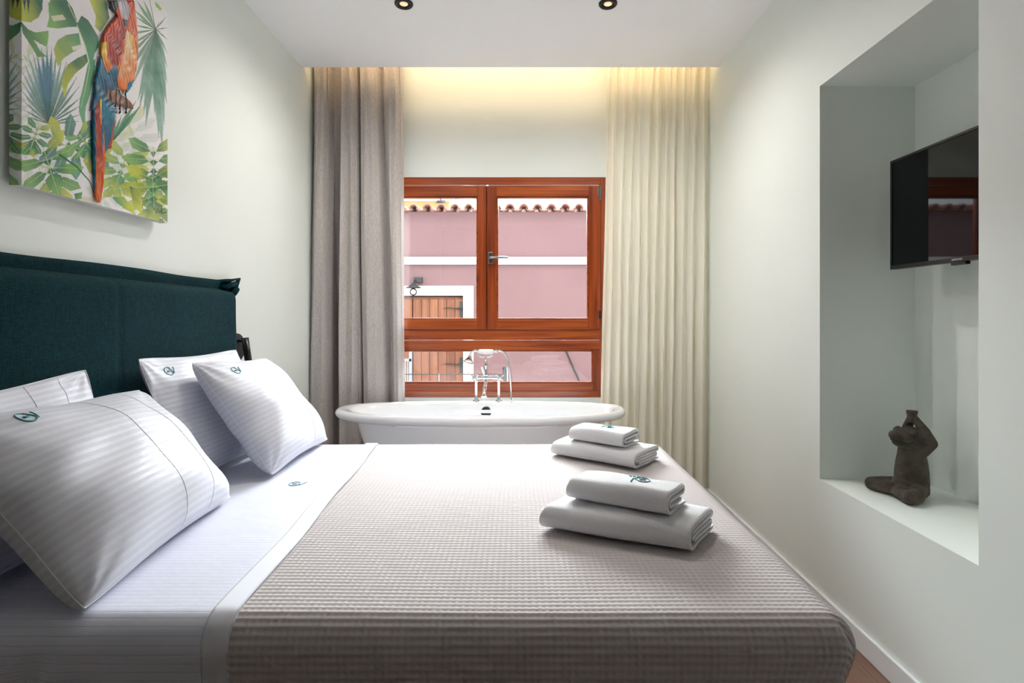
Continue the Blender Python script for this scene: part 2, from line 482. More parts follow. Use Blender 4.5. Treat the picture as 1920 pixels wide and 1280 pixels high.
# espagnolette handle
hd = MB(); hx, hz = wx(920), wz(484) - WZ0
hd.box(hx - .017, hx + .017, -.022, -.012, hz - .042, hz + .042)
hd.tube([(hx, -.02, hz), (hx, -.05, hz)], .009)
hd.tube([(hx, -.05, hz), (hx + .03, -.055, hz + .001), (hx + .13, -.055, hz)], [.009, .009, .0075])
hd.build('window_handle', M['steel'], sR, smooth=False, bevel=.003)
hg = MB(); hx, hz = wx(1124.5), wz(361) - WZ0
hg.tube([(hx, -.02, hz - .06), (hx, -.02, hz + .045)], .0075)
hg.box(hx - .019, hx - .009, -.016, -.011, hz - .03, hz + .04)
hg.build('hinge', M['steel'], sR)
hg = MB(); hz = wz(590) - WZ0
hg.tube([(hx, -.02, hz - .03), (hx, -.02, hz + .03)], .007)
hg.build('hinge', M['blackmatt'], sR)

# ================================================================== BED
BZ = 0.706
BXH, BXF = -1.36, 0.703          # head, foot
BYN, BYF = 1.12, 2.74
bed = empty('bed', (-0.34, 1.93, 0), label='double bed with a dark teal upholstered headboard', cat='bed')
def loc(mb_obj, p):  # express world-built child in parent's frame
    mb_obj.location = mb_obj.location - Vector(p)
    return mb_obj
BP = (-0.34, 1.93, 0)
b = MB(); b.box(BXH, BXF - .058, BYN + .03, BYF - .03, .36, BZ - .012)
loc(b.build('mattress', M['mattress'], bed, bevel=.05, seg=4), BP)
b = MB(); b.box(BXH, BXF - .065, BYN + .04, BYF - .04, .09, .357)
loc(b.build('bed_base', M['bedbase'], bed, bevel=.01), BP)
for x in (BXH + .1, BXF - .14):
    for y in (BYN + .14, BYF - .14):
        b = MB(); b.lathe([(.022, 0), (.03, .09)], Matrix.Translation((x, y, 0)), 16)
        loc(b.build('leg', M['blackmatt'], bed), BP)
# headboard: padded slip-cover panel with a flange standing up behind it
HY0, HY1, HX0, HX1 = 1.00, 2.765, -1.452, -1.372
ny, nz = 120, 60
def hb_panel():
    yy = np.linspace(-1, 1, ny); zz = np.linspace(-1, 1, nz)
    Y, Z = np.meshgrid(yy, zz, indexing='ij')
    cy, cz = (HY0 + HY1) / 2, (0.30 + 1.465) / 2
    hy, hz = (HY1 - HY0) / 2, (1.465 - .30) / 2
    # rounded rim: depth falls away near the border
    ey = np.clip((1 - np.abs(Y)) * hy / .05, 0, 1); ez = np.clip((1 - np.abs(Z)) * hz / .05, 0, 1)
    dep = np.sqrt(1 - (1 - ey) ** 2) * np.sqrt(1 - (1 - ez) ** 2)
    wavy = 0.006 * np.sin(Z * 3.0 + 1.2) * np.abs(Y) ** 6
    P = np.stack([HX0 + (HX1 - HX0) * dep + .004 * np.cos(Y * 2.2) * dep, cy + Y * hy + wavy * np.sign(Y), cz + Z * hz - .008 * Y * (Z > 0) * Z], -1)
    seam = np.exp(-((P[..., 1] - 1.918) / .006) ** 2)
    P[..., 0] -= seam * .004
    n = np.array([mn.noise((0, p[1] * 5, p[2] * 5)) for p in P.reshape(-1, 3)]).reshape(P.shape[:2])
    P[..., 0] += .003 * n * dep
    V, Q = grid_data(P)
    back = P.copy(); back[..., 0] = HX0
    V2, Q2 = grid_data(back)
    return np.concatenate([V, V2]), np.concatenate([Q, Q2[:, ::-1] + len(V)])
V, Q = hb_panel()
hb = np_mesh('headboard', V, Q, M['teal'], bed); loc(hb, BP)
# flange
ys = np.linspace(HY0, 2.80, 90)
top = 1.505 + .003 * np.sin(ys * 7) + np.where(ys > 2.70, (ys - 2.70) * .10, 0) - .008 * (ys - 1.9)
rows = []
for t in np.linspace(0, 1, 6):
    z = 1.40 + (top - 1.40) * t
    rows.append(np.stack([np.full_like(ys, -1.435 - .006 * t + 0.004 * math.sin(t * 9)) + .003 * np.sin(ys * 18) * t, ys, z], -1))
front = np.array(rows)
back = front[::-1].copy(); back[..., 0] -= .022
P = np.concatenate([front, back], 0)
V, Q = grid_data(P, close_u=True)
fl = np_mesh('headboard_flange', V, Q, M['teal'], hb)
# gathered corner tuft of the cover
b = MB()
b.tube([(-1.43, 2.755, 1.42), (-1.424, 2.80, 1.465), (-1.42, 2.845, 1.515)], [.012, .020, .008], 10, flat=.5)
b.tube([(-1.40, 2.745, 1.43), (-1.41, 2.79, 1.455), (-1.43, 2.83, 1.47)], [.016, .018, .010], 10, flat=.6)
b.tube([(-1.43, 2.70, 1.46), (-1.43, 2.77, 1.475), (-1.43, 2.835, 1.495)], [.030, .026, .014], 10, flat=.45)
b.tube([(-1.428, 2.70, 1.49), (-1.426, 2.77, 1.50), (-1.424, 2.845, 1.513)], [.008, .012, .007], 10, flat=.6)
b.build('corner_tuft', M['teal'], hb, smooth=True)

# ------------------------------------------------------------------ cloth over the mattress
R = 0.065
YN0, YF0, XF0 = BYN + R, BYF - R, BXF - R
def fold(a, r=R):
    q = PI * r / 2
    a = np.asarray(a)
    h = np.where(a <= 0, a, np.where(a < q, r * np.sin(np.clip(a, 0, q) / r), r))
    d = np.where(a <= 0, 0, np.where(a < q, r * (1 - np.cos(np.clip(a, 0, q) / r)), r + (a - q)))
    return h, d
def drape(U, Vv, ztop):
    """U: world x on the flat top, running on past the foot; Vv: world y on top, running past both sides"""
    hx, dx = fold(U - XF0)
    hn, dn = fold(YN0 - Vv); hf, df = fold(Vv - YF0)
    X = XF0 + hx
    Y = np.where(Vv < YN0, YN0 - hn, np.where(Vv > YF0, YF0 + hf, Vv))
    Z = ztop - dx - np.where(Vv < YN0, dn, 0) - np.where(Vv > YF0, df, 0)
    # round the corners in plan
    rc = .06
    for sgn, yc in ((-1, BYN + rc), (1, BYF - rc)):
        ax = np.clip((X - (BXF - rc)) / rc, 0, None); ay = np.clip(sgn * (Y - yc) / rc, 0, None)
        both = (ax > 0) & (ay > 0)
        mx = np.maximum(ax, ay); ln = np.hypot(ax, ay)
        k = np.where(both & (ln > 0), mx / np.maximum(ln, 1e-6), 1)
        X = np.where(both, BXF - rc + ax * k * rc, X)
        Y = np.where(both, yc + sgn * ay * k * rc, Y)
    return np.stack([X, Y, Z], -1)
def normals(P):
    gu = np.gradient(P, axis=0); gv = np.gradient(P, axis=1)
    n = np.cross(gu, gv)
    return n / np.maximum(np.linalg.norm(n, axis=-1, keepdims=True), 1e-9)
def lowfreq(X, Y, s):
    return (np.sin(X * 3.1 * s + 1.3) * np.sin(Y * 2.7 * s + .4) + .5 * np.sin(X * 6.3 * s + Y * 4.1 * s) + .35 * np.sin(Y * 11 * s - X * 3 * s)) / 1.85
def edge_x(y):     # where the blanket begins, x as a function of y
    return -0.584 - 0.061 * (np.clip(y, 1.17, 2.74) - 1.17) + 0.004 * np.sin(y * 9)

PU, PV = 0.015, 0.0165
DROP = 0.50
def waffle(U, Vv):
    fu = np.abs(np.sin(PI * U / PU)); fv = np.abs(np.sin(PI * Vv / PV))
    return -(fu ** 0.4) * (fv ** 0.9)
Lq = PI * R / 2
def blanket_grid(u0f, u1, v0, v1, su, sv, foot=False):
    vv = np.arange(v0, v1 + sv * .5, sv)
    nu = int(round((u1 + .65) / su)) + 1 if not foot else int(round((u1 - u0f) / su)) + 1
    T = np.linspace(0, 1, nu)
    if foot:
        U = u0f + (u1 - u0f) * T[:, None] + 0 * vv[None]
    else:
        e = edge_x(vv)
        U = e[None] + (u1 - e)[None] * T[:, None]
    Vg = np.broadcast_to(vv[None], U.shape)
    P = drape(U, Vg, BZ + .004)
    puff = .004 * lowfreq(P[..., 0], P[..., 1], 1.0)
    side = np.clip((BZ - .05 - P[..., 2]) / .3, 0, 1)
    n = normals(P)
    if n[n.shape[0] // 3, n.shape[1] // 2, 2] < 0 and not foot: n = -n
    if foot and n[-1, n.shape[1] // 2, 0] < 0: n = -n
    amp = (.0032) * waffle(U, Vg)
    billow = np.clip((U + .56) / .15, 0, 1) * side * (.010 * np.sin(U * 5.0 + .5) + .006 * np.sin(Vg * 4 + 1))
    P = P + n * (amp + puff * (1 - side) + billow)[..., None]
    P[..., 0] -= .034 * np.clip((BZ - .07 - P[..., 2]) / .10, 0, 1) * np.clip((P[..., 0] - .3) / .4, 0, 1)
    return P
GA = blanket_grid(None, XF0 + Lq, YN0 - Lq - DROP, YF0 + Lq + DROP, PU / 4, PV / 5)
GB = blanket_grid(XF0 + Lq, XF0 + Lq + DROP, YN0 - Lq, YF0 + Lq, PU / 4, PV / 5, foot=True)
Va, Qa = grid_data(GA); Vb, Qb = grid_data(GB)
bl = np_mesh('blanket', np.concatenate([Va, Vb]), np.concatenate([Qa, Qb + len(Va)]), M['blanket'])
tag(bl, 'taupe waffle-weave blanket spread over the foot part of the bed', 'blanket')
origin_to(bl, (0.05, 1.93, BZ))

# ------------------------------------------------------------------ top sheet
def sheet_part(x0f, x1f, step, ztop, nu):
    vv = np.arange(YN0 - Lq - .42, YF0 + Lq + .42, step)
    T = np.linspace(0, 1, nu)
    U = x0f(vv)[None] * (1 - T[:, None]) + x1f(vv)[None] * T[:, None]
    Vg = np.broadcast_to(vv[None], U.shape)
    P = drape(U, Vg, ztop)
    n = normals(P)
    if n[n.shape[0] // 2, n.shape[1] // 2, 2] < 0: n = -n
    side = np.clip((BZ - .01 - P[..., 2]) / .10, 0, 1)
    away = np.clip((-.80 - P[..., 0]) / .35, 0, 1)
    q = P[..., 0] * 1.0 + (BZ - P[..., 2]) * .55
    wr = .6 * side * away * (.016 * np.sin(q * 42) + .010 * np.sin(q * 71 + 1.0) + .012 * np.sin(q * 19 + 2))
    flat = (1 - side) * .0022 * lowfreq(P[..., 0], P[..., 1], 2.2)
    return P + n * (wr + flat)[..., None], U, Vg
Ps, U, Vg = sheet_part(lambda y: np.full_like(y, BXH + .005), lambda y: edge_x(y) - .052, .006, BZ + .003, 120)
V, Q = grid_data(Ps)
sh = np_mesh('bed_sheet', V, Q, M['sheet'], uv=np.stack([U.ravel(), Vg.ravel()], -1))
tag(sh, 'white satin-striped sheet covering the head end of the bed', 'sheet')
Ph, U, Vg = sheet_part(lambda y: edge_x(y) - .052, lambda y: edge_x(y) + .004, .006, BZ + .0095, 10)
V1, Q1 = grid_data(Ph)
low = Ph.copy(); low = low - normals(Ph) * 0; low[..., 2] -= 0.0
lowP, _, _ = sheet_part(lambda y: edge_x(y) - .050, lambda y: edge_x(y) + .003, .006, BZ + .004, 10)
V2, Q2 = grid_data(lowP)
# close the hem along its two long edges
nA = len(V1); nv = Ph.shape[1]
strip = []
for row in (0, Ph.shape[0] - 1):
    a = np.arange(nv) + row * nv; bb = a + nA
    strip.append(np.stack([a[:-1], a[1:], bb[1:], bb[:-1]], -1))
np_mesh('folded_hem', np.concatenate([V1, V2]), np.concatenate([Q1, Q2 + nA] + strip), M['hem'], sh)

# ------------------------------------------------------------------ embroidered monogram, projected on a surface
def monogram():
    S = []
    S.append([(math.cos(a), math.sin(a)) for a in np.linspace(math.radians(48), math.radians(345), 30)])
    S.append([(-.45, -.05), (-.25, .12), (-.05, -.06), (.12, .12), (.34, .02)])
    S.append([(-.40, -.14), (.34, -.10)])
    S.append([(.40, .95), (.72, .25), (1.05, -.62)])
    S.append([(1.75, .95), (1.40, .15), (1.05, -.62)])
    return S
LETTER_ROW = [  # small strokes for the tiny line of lettering over the towel monogram
    [(-.9, 1.45), (-.9, 1.75)], [(-.6, 1.45), (-.6, 1.75), (-.4, 1.45), (-.4, 1.75)], [(-.1, 1.45), (.1, 1.75), (.3, 1.45)],
    [(.6, 1.45), (.6, 1.75), (.85, 1.6), (.6, 1.45)], [(1.1, 1.75), (1.1, 1.45), (1.35, 1.45)]]
def project_logo(target, origin, ex, ey, direction, size, r, parent, name='monogram', strokes=None, off=.0008):
    bm = bmesh.new(); bm.from_mesh(target.data)
    T = Matrix.Translation(target.location)
    bm.transform(T)
    bvh = BVHTree.FromBMesh(bm); bm.free()
    ex, ey, direction = Vector(ex).normalized(), Vector(ey).normalized(), Vector(direction).normalized()
    b = MB()
    for st in (strokes or monogram()):
        pts = []
        for i in range(len(st) - 1):
            for t in np.linspace(0, 1, 5)[:-1]:
                pts.append(((1 - t) * st[i][0] + t * st[i+1][0], (1 - t) * st[i][1] + t * st[i+1][1]))
        pts.append(st[-1])
        out = []
        for (x, y) in pts:
            p = Vector(origin) + ex * x * size + ey * y * size - direction * .25
            h, nrm, i, d = bvh.ray_cast(p, direction, .6)
            if h is not None: out.append(h - direction * off)
        if len(out) > 1: b.tube(out, r, 6)
    if not b.v: return None
    o = b.build(name, M['thread'], None, smooth=True)
    o.parent = parent
    o.location = -(parent.location)
    return o
project_logo(sh, (-.822, 2.055, BZ), (1, 0, 0), (0, 1, 0), (0, 0, -1), .021, .0016, sh)

# ------------------------------------------------------------------ pillows
def make_pillow(A, B, Cc, D, T1, T2, label, seed, tucks=(), logo=None, k=.07, group='pillows propped against the headboard', pw=.55):
    """A top near, B top far, Cc bottom far, D bottom near"""
    A, B, Cc, D = [np.array(p, float) for p in (A, B, Cc, D)]
    nu_, nv_ = 74, 56
    # denser towards the rims
    a = np.sin(np.linspace(-PI / 2, PI / 2, nu_)); bb = np.sin(np.linspace(-PI / 2, PI / 2, nv_))
    nrm = np.cross((B + Cc) - (A + D), (A + B) - (Cc + D)); nrm /= np.linalg.norm(nrm)
    if nrm[0] < 0: nrm = -nrm
    L = np.linalg.norm((B + Cc) - (A + D)) / 2; W_ = np.linalg.norm((A + B) - (Cc + D)) / 2
    def surf(a_, b_, side):
        a2 = a_ * (1 - k * (1 - b_ ** 2) * np.abs(a_) ** 2); b2 = b_ * (1 - k * 1.2 * (1 - a_ ** 2) * np.abs(b_) ** 2)
        cr = 1 - .045 * (np.abs(a_) * np.abs(b_)) ** 5
        a2 = a2 * cr; b2 = b2 * cr
        u = (a2 + 1) / 2; v = (b2 + 1) / 2
        P = ((1 - u) * (1 - v))[..., None] * D + (u * (1 - v))[..., None] * Cc + (u * v)[..., None] * B + ((1 - u) * v)[..., None] * A
        ea, eb, ep = (2.3, 2.3, pw) if side > 0 else (5.0, 3.0, .42)
        t = (np.clip(1 - np.abs(a_) ** ea, 0, 1) * np.clip(1 - np.abs(b_) ** eb, 0, 1)) ** ep
        # sleepy, heavier bottom
        t = t * (1 + .12 * (-b_))
        rad = np.hypot(np.abs(a_) - 1, np.abs(b_) - 1)
        ang = np.arctan2(1 - np.abs(b_), 1 - np.abs(a_))
        wr = .0045 * np.sin(ang * 11 + seed) * np.exp(-rad * 2.2) * np.clip(rad * 5, 0, 1)
        wr = wr + .005 * np.sin(a_ * 6 - b_ * 9 + seed * 3 + 1.5 * np.sin(b_ * 4 + seed)) * np.clip(-a_ + .4, 0, 1) ** 1.5
        wr = wr + .0035 * np.sin(a_ * 3 + b_ * 7 + seed * 2) + .0025 * np.sin(a_ * 9 - b_ * 5 + seed)
        rim = np.clip(t * 4, 0, 1)
        amt = (T1 if side > 0 else T2) * t + wr * rim * (1 if side > 0 else .4)
        return P + side * nrm * amt[..., None]
    Ag, Bg = np.meshgrid(a, bb, indexing='ij')
    Pf = surf(Ag, Bg, 1); Pb = surf(Ag, Bg, -1)
    for P in (Pf, Pb):
        P[..., 2] = np.maximum(P[..., 2], BZ + .0045)
        P[..., 0] = np.maximum(P[..., 0], HX1 + .008)
    V1, Q1 = grid_data(Pf); V2, Q2 = grid_data(Pb)
    UV = np.stack([(Ag.ravel() + 1) * L / 2, (Bg.ravel() + 1) * W_ / 2], -1)
    root = empty('pillow', tuple((Cc + D) / 2), label=label, cat='pillow', group=group)
    V = np.concatenate([V1, V2]) - (Cc + D) / 2
    pc = np_mesh('pillowcase', V, np.concatenate([Q1, Q2[:, ::-1] + len(V1)]), M['pillow'], root, uv=np.concatenate([UV, UV]))
    ctr = (Cc + D) / 2
    # seam cord round the rim
    n = nu_
    rimidx = [(i, 0) for i in range(n)] + [(n - 1, j) for j in range(1, nv_)] + [(i, nv_ - 1) for i in range(n - 2, -1, -1)] + [(0, j) for j in range(nv_ - 2, -1, -1)]
    bs = MB(); bs.tube([Pf[i, j] - ctr + nrm * .0005 for (i, j) in rimidx], .0018, 6)
    bs.build('seam', M['hem'], root, smooth=True)
    for tk in tucks:
        bv = np.linspace(-.97, .97, 40)
        P = surf(np.full_like(bv, tk) + .02 * bv, bv, 1)
        P[..., 2] = np.maximum(P[..., 2], BZ + .0045)
        bs = MB(); bs.tube([p - ctr for p in P], .0011, 6)
        bs.build('tuck', M['hem'], root, smooth=True)
    if logo:
        bl_ = MB(); (la, lb, size, r) = logo
        for st in monogram():
            pts = []
            for i in range(len(st) - 1):
                for t in np.linspace(0, 1, 4)[:-1]:
                    pts.append(((1 - t) * st[i][0] + t * st[i+1][0], (1 - t) * st[i][1] + t * st[i+1][1]))
            pts.append(st[-1])
            aa = np.array([la + p[0] * size * 2 / L for p in pts]); b2 = np.array([lb + p[1] * size * 2 / W_ for p in pts])
            P = surf(aa, b2, 1) + nrm * .0008
            bl_.tube([p - ctr for p in P], r, 6)
        bl_.build('monogram', M['thread'], root, smooth=True)
    return root

zb = BZ + .012
make_pillow((-1.325, 1.02, 1.13), (-1.335, 1.735, 1.17), (-1.19, 1.72, zb), (-1.18, 1.00, zb), .035, .03,
            'white striped pillow mostly hidden behind the big front one, under the headboard seam side', 1.0, tucks=(.30, .62))
make_pillow((-1.215, 1.10, 1.115), (-1.225, 1.81, 1.095), (-.955, 1.875, zb), (-.885, 1.135, zb), .12, .075,
            'large white pillow nearest the viewer with a teal monogram and two tucks', 2.3, tucks=(.05, .50), logo=(-.56, .74, .018, .0015))
make_pillow((-1.325, 1.93, 1.185), (-1.32, 2.62, 1.175), (-1.16, 2.62, zb), (-1.18, 1.95, zb), .045, .03,
            'white monogrammed pillow upright against the headboard, half behind another', 3.1, tucks=(.15,), logo=(-.64, .74, .018, .0015))
make_pillow((-1.225, 2.075, 1.16), (-1.20, 2.66, 1.13), (-.925, 2.735, zb), (-.925, 2.10, zb), .10, .07,
            'plump white pillow leaning in front, beside the curtains, teal monogram at its top corner', 4.4, tucks=(.30,), logo=(-.52, .68, .018, .0015))

# ------------------------------------------------------------------ towels
def make_towel(p_front_left, p_front_right, Wd, H, base_z, label, layers, seed, logo=None, th=.013, group=None, bk=None):
    pl = Vector((*p_front_left, 0)); pr = Vector((*p_front_right, 0))
    d = (pr - pl); L = d.length; d.normalize()
    back = Vector((*bk, 0)).normalized() if bk else Vector((-d.y, d.x, 0))
    # centre line of the folded cloth, local (y back, z up); front edge round
    h = th / 2
    r0 = (H - th) / 2
    n_in = 4 if layers > 2 else 3          # number of pitches between the bottom and the top layer
    pit = (H - th) / n_in
    pts = []
    for y in np.linspace(Wd - .006, r0 + h, 10): pts.append((y, h))
    for a in np.linspace(-PI / 2, -3 * PI / 2, 14)[1:]: pts.append((r0 + h + r0 * math.cos(a), h + r0 + r0 * math.sin(a)))
    yb = Wd - pit - h
    for y in np.linspace(r0 + h, yb, 12)[1:]: pts.append((y, H - h))
    z = H - h; yf = r0 + h + .004
    for lev in range(n_in - 1):
        if lev % 2 == 0:
            for a in np.linspace(PI / 2, -PI / 2, 9)[1:]: pts.append((yb + pit * .75 * math.cos(a), z - pit / 2 + pit / 2 * math.sin(a)))
            z -= pit
            for y in np.linspace(yb, yf + lev * .006, 9)[1:]: pts.append((y, z))
        else:
            for a in np.linspace(PI / 2, 3 * PI / 2, 9)[1:]: pts.append((yf + pit * .6 * math.cos(a), z - pit / 2 + pit / 2 * math.sin(a)))
            z -= pit
            for y in np.linspace(yf, yb - .008, 9)[1:]: pts.append((y, z))
        yb -= .006
    pts = np.array(pts)
    tg = np.gradient(pts, axis=0); tg /= np.linalg.norm(tg, axis=1, keepdims=True)
    nr = np.stack([-tg[:, 1], tg[:, 0]], -1)
    hh = min(h, pit / 2) * .86
    ring = np.concatenate([pts + nr * hh, pts[::-1] - nr[::-1] * hh])
    N = 46
    xs = np.concatenate([[0, .0015, .004, .008], np.linspace(.014, L - .014, N), [L - .008, L - .004, L - .0015, L]])
    P = np.zeros((len(xs), len(ring), 3))
    for i, x in enumerate(xs):
        e = min(x, L - x)
        k = 1 - .25 * max(0, 1 - e / .006) ** 2 * .3
        sag = 1 - .10 * math.exp(-(x / .05) ** 1.2) - .03 * math.exp(-((L - x) / .03))
        cy = Wd / 2
        yy = cy + (ring[:, 0] - cy) * (1 - .035 * math.exp(-x / .03)) + .003 * math.sin(x * 17 + seed)
        zz = np.maximum(.0005, ring[:, 1] * sag * k * (1 - .13 * np.clip((ring[:, 0] - cy) / (Wd / 2), -1, 1) ** 4))
        zz = zz + .0022 * np.sin(x * 23 + ring[:, 0] * 31 + seed) * np.clip(ring[:, 1] / H, 0, 1)
        off = .0018 * np.sin(ring[:, 0] * 40 + ring[:, 1] * 30 + seed) * (1 if x > L / 2 else -1) * math.exp(-e / .02)
        xo = x + off
        P[i] = np.array(pl)[None] + np.outer(xo, np.array(d)) + np.outer(yy, np.array(back))
        P[i, :, 2] = base_z + zz
    V, Q = grid_data(P, close_v=True)
    # end caps
    nr_ = len(ring); half = nr_ // 2
    caps = []
    for row, fl_ in ((0, 0), (len(xs) - 1, 1)):
        for j in range(half - 1):
            q = [row * nr_ + j, row * nr_ + j + 1, row * nr_ + nr_ - 2 - j, row * nr_ + nr_ - 1 - j]
            caps.append(q if fl_ else q[::-1])
    Q = np.concatenate([Q, np.array(caps)])
    o = np_mesh('towel', V, Q, M['towel'])
    c = pl + d * L / 2 + back * Wd / 2; c.z = base_z
    origin_to(o, c)
    tag(o, label, 'towel', group)
    if logo:
        fx, fy, size, r = logo
        org = pl + d * (L * fx) + back * (Wd * fy); org.z = base_z + H
        c35, s35 = math.cos(.6), math.sin(.6)
        row = [[(x, y - 3.1) for (x, y) in st] for st in LETTER_ROW]
        project_logo(o, org, -d * c35 - back * s35, -back * c35 + d * s35, (0, 0, -1), size, r, o, strokes=monogram() + row, off=.0012)
    return o
TZ = BZ + .009
g1 = 'folded towels on the blanket'
make_towel((.055, 1.60), (.435, 1.435), .225, .070, TZ, 'large folded white towel nearest the viewer, lying at the bottom of its pair', 3, 1.0, group=g1, bk=(.57, .82))
make_towel((.135, 1.645), (.395, 1.495), .150, .067, TZ + .0715, 'small folded white towel with teal monogram on top of the nearer pile', 2, 2.0,
           logo=(.66, .58, .022, .0016), group=g1, th=.012, bk=(.57, .82))
make_towel((.135, 2.46), (.455, 2.215), .24, .066, TZ, 'large folded white towel at the bottom of the farther pile, by the bathtub', 3, 3.0, group=g1)
make_towel((.215, 2.45), (.42, 2.285), .16, .064, TZ + .0675, 'small folded white towel with teal monogram, topping the farther pile by the bathtub', 2, 4.0,
           logo=(.58, .58, .020, .0016), group=g1, th=.012)

# ================================================================== BATHTUB
TCX, TCY, TH = -.243, 3.585, .732
tub = empty('bathtub', (TCX, TCY, 0), label='freestanding white roll-top bathtub under the window', cat='bathtub')
NT = 128
th_ = np.linspace(0, 2 * PI, NT, endpoint=False)
def se(hl, hw, n=2.6):
    c, s = np.cos(th_), np.sin(th_)
    return np.sign(c) * np.abs(c) ** (2 / n) * hl, np.sign(s) * np.abs(s) ** (2 / n) * hw
# profile: (half length, half width, z)
outer = [(.60, .20, .10), (.62, .215, .12), (.66, .235, .25), (.71, .265, .42), (.755, .285, .56), (.785, .298, .66), (.80, .305, .682)]
rim = []
rr_ = .026
for a in np.linspace(-PI / 2 - .5, PI / 2, 10):
    rim.append((.92 - rr_ + rr_ * math.cos(a), .335 - rr_ + rr_ * math.cos(a), TH - rr_ + rr_ * math.sin(a) - (0.004 if a < -1 else 0)))
inner = [(.84, .285, TH - .003), (.825, .277, TH - .012), (.80, .262, TH - .06), (.75, .24, .55), (.70, .22, .40), (.63, .19, .27), (.52, .15, .225), (.2, .06, .215), (.01, .005, .213)]
rings = []
for i, (hl, hw, z) in enumerate(outer + rim + inner):
    X, Y = se(hl, hw, 2.5 if i < len(outer) else 2.4)
    Z = np.full_like(X, z)
    if i >= len(outer) + len(rim) and i < len(outer) + len(rim) + 3:
        # tap ledge in the middle of both long sides: inner edge steps inwards
        pl_ = 1 / (1 + np.exp(-( .20 - np.abs(X)) / .012))
        Y = Y - np.sign(Y) * pl_ * .055 * np.clip(np.abs(Y) / .2, 0, 1)
    # ends sweep up very slightly
    Z = Z + (.010 * (np.abs(X) / .92) ** 4 if z > .5 else 0)
    rings.append(np.stack([X, Y, Z], -1))
P = np.array(rings)
V, Q = grid_data(P, close_v=True)
tb = np_mesh('tub_body', V, Q, M['ceramic'], tub)
b = MB(); b.lathe([(.001, .10), (.6, .10)], Matrix.Diagonal((1, .35, 1, 1)), 48); 
b.build('tub_underside', M['ceramic'], tub)
for sx in (-.45, .45):
    for sy in (-.14, .14):
        b = MB(); b.tube([(sx, sy, .14), (sx * 1.08, sy * 1.25, .09), (sx * 1.14, sy * 1.35, .03), (sx * 1.17, sy * 1.4, .012)], [.03, .026, .02, .028], 14)
        b.ball((sx * 1.17, sy * 1.4, .022), .022)
        b.build('claw_foot', M['chrome'], tub, smooth=True)
mt = Matrix.Translation((.02, .222, .668)) @ Matrix.Rotation(math.radians(84), 4, 'X')
b = MB(); b.lathe([(.040, 0), (.043, .004), (.040, .010), (.035, .011)], mt, 32)
ov = b.build('overflow_ring', M['chrome'], tub, smooth=True)
b = MB(); b.lathe([(.035, .0), (.036, .0125)], mt, 24); b.build('overflow_hole', M['blackmatt'], ov)

# ------------------------------------------------------------------ bath mixer
FX, FY = wx(0) * 0 + (911 - 973) * 3.86 / F, 3.862
fa = empty('bath_mixer_tap', (FX, FY, TH), label='chrome bath mixer tap with hand shower standing on the bathtub rim', cat='tap')
S_ = 3.86 / F
def fp(zx_, zy_, y=0.0):      # from the enlarged view of the tap to its own frame
    px = 860 + zx_ / 8; py = 640 + zy_ / 8
    return ((px - 911) * S_, y, (590 - py) * S_ + CZ - TH)
for sx in (262, 602):
    x = fp(sx, 0)[0]
    b = MB(); b.lathe([(.022, .0), (.022, .006), (.013, .012), (.0105, .02), (.0105, .150), (.015, .155), (.017, .165), (.015, .178), (.008, .184)], Matrix.Translation((x, 0, 0)), 24)
    b.build('riser_pipe', M['chrome'], fa, smooth=True)
zc = .166
b = MB()
xl, xr_ = fp(262, 0)[0], fp(602, 0)[0]
b.tube([(xl - .012, 0, zc), (xl, 0, zc), (-.02, 0, zc), (.02, 0, zc), (xr_, 0, zc), (xr_ + .012, 0, zc)], [.012, .013, .010, .010, .013, .012], 18)
b.ball((0, 0, zc), .022, 16)
b.lathe([(.018, 0), (.020, .01), (.013, .025), (.012, .06), (.015, .07), (.011, .085), (.011, .098)], Matrix.Translation((0, 0, zc + .01)), 24)
b.build('mixer_body', M['chrome'], fa, smooth=True)
# spout: curving down and forward to a bell mouth
b = MB(); b.tube([(0, -.005, zc - .01), (0, -.02, zc - .045), (-.002, -.06, zc - .055), (-.004, -.10, zc - .07), (-.005, -.125, zc - .10), (-.005, -.13, zc - .125)],
                 [.015, .013, .012, .013, .016, .022], 20)
b.build('spout', M['chrome'], fa, smooth=True)
for sx in (-1, 1):
    x = (xl - .01) if sx < 0 else (xr_ + .01)
    b = MB(); m_ = Matrix.Translation((x, -.012, zc)) @ Matrix.Rotation(PI / 2, 4, 'X')
    b.lathe([(.013, 0), (.013, .02), (.008, .026)], m_, 20)
    for k in range(4):
        a = PI / 4 + k * PI / 2
        b.tube([(x, -.034, zc), (x + .024 * math.cos(a), -.034, zc + .024 * math.sin(a))], [.005, .0065], 10)
        b.ball((x + .026 * math.cos(a), -.034, zc + .026 * math.sin(a)), .0078, 8)
    b.ball((x, -.036, zc), .011, 10)
    b.build('cross_handle', M['chrome'], fa, smooth=True)
# diverter lever in white porcelain
b = MB(); b.tube([fp(385, 500, -.02), fp(370, 430, -.035), fp(352, 375, -.045)], [.006, .009, .007], 14)
b.build('diverter_lever', M['porcelain'], fa, smooth=True)
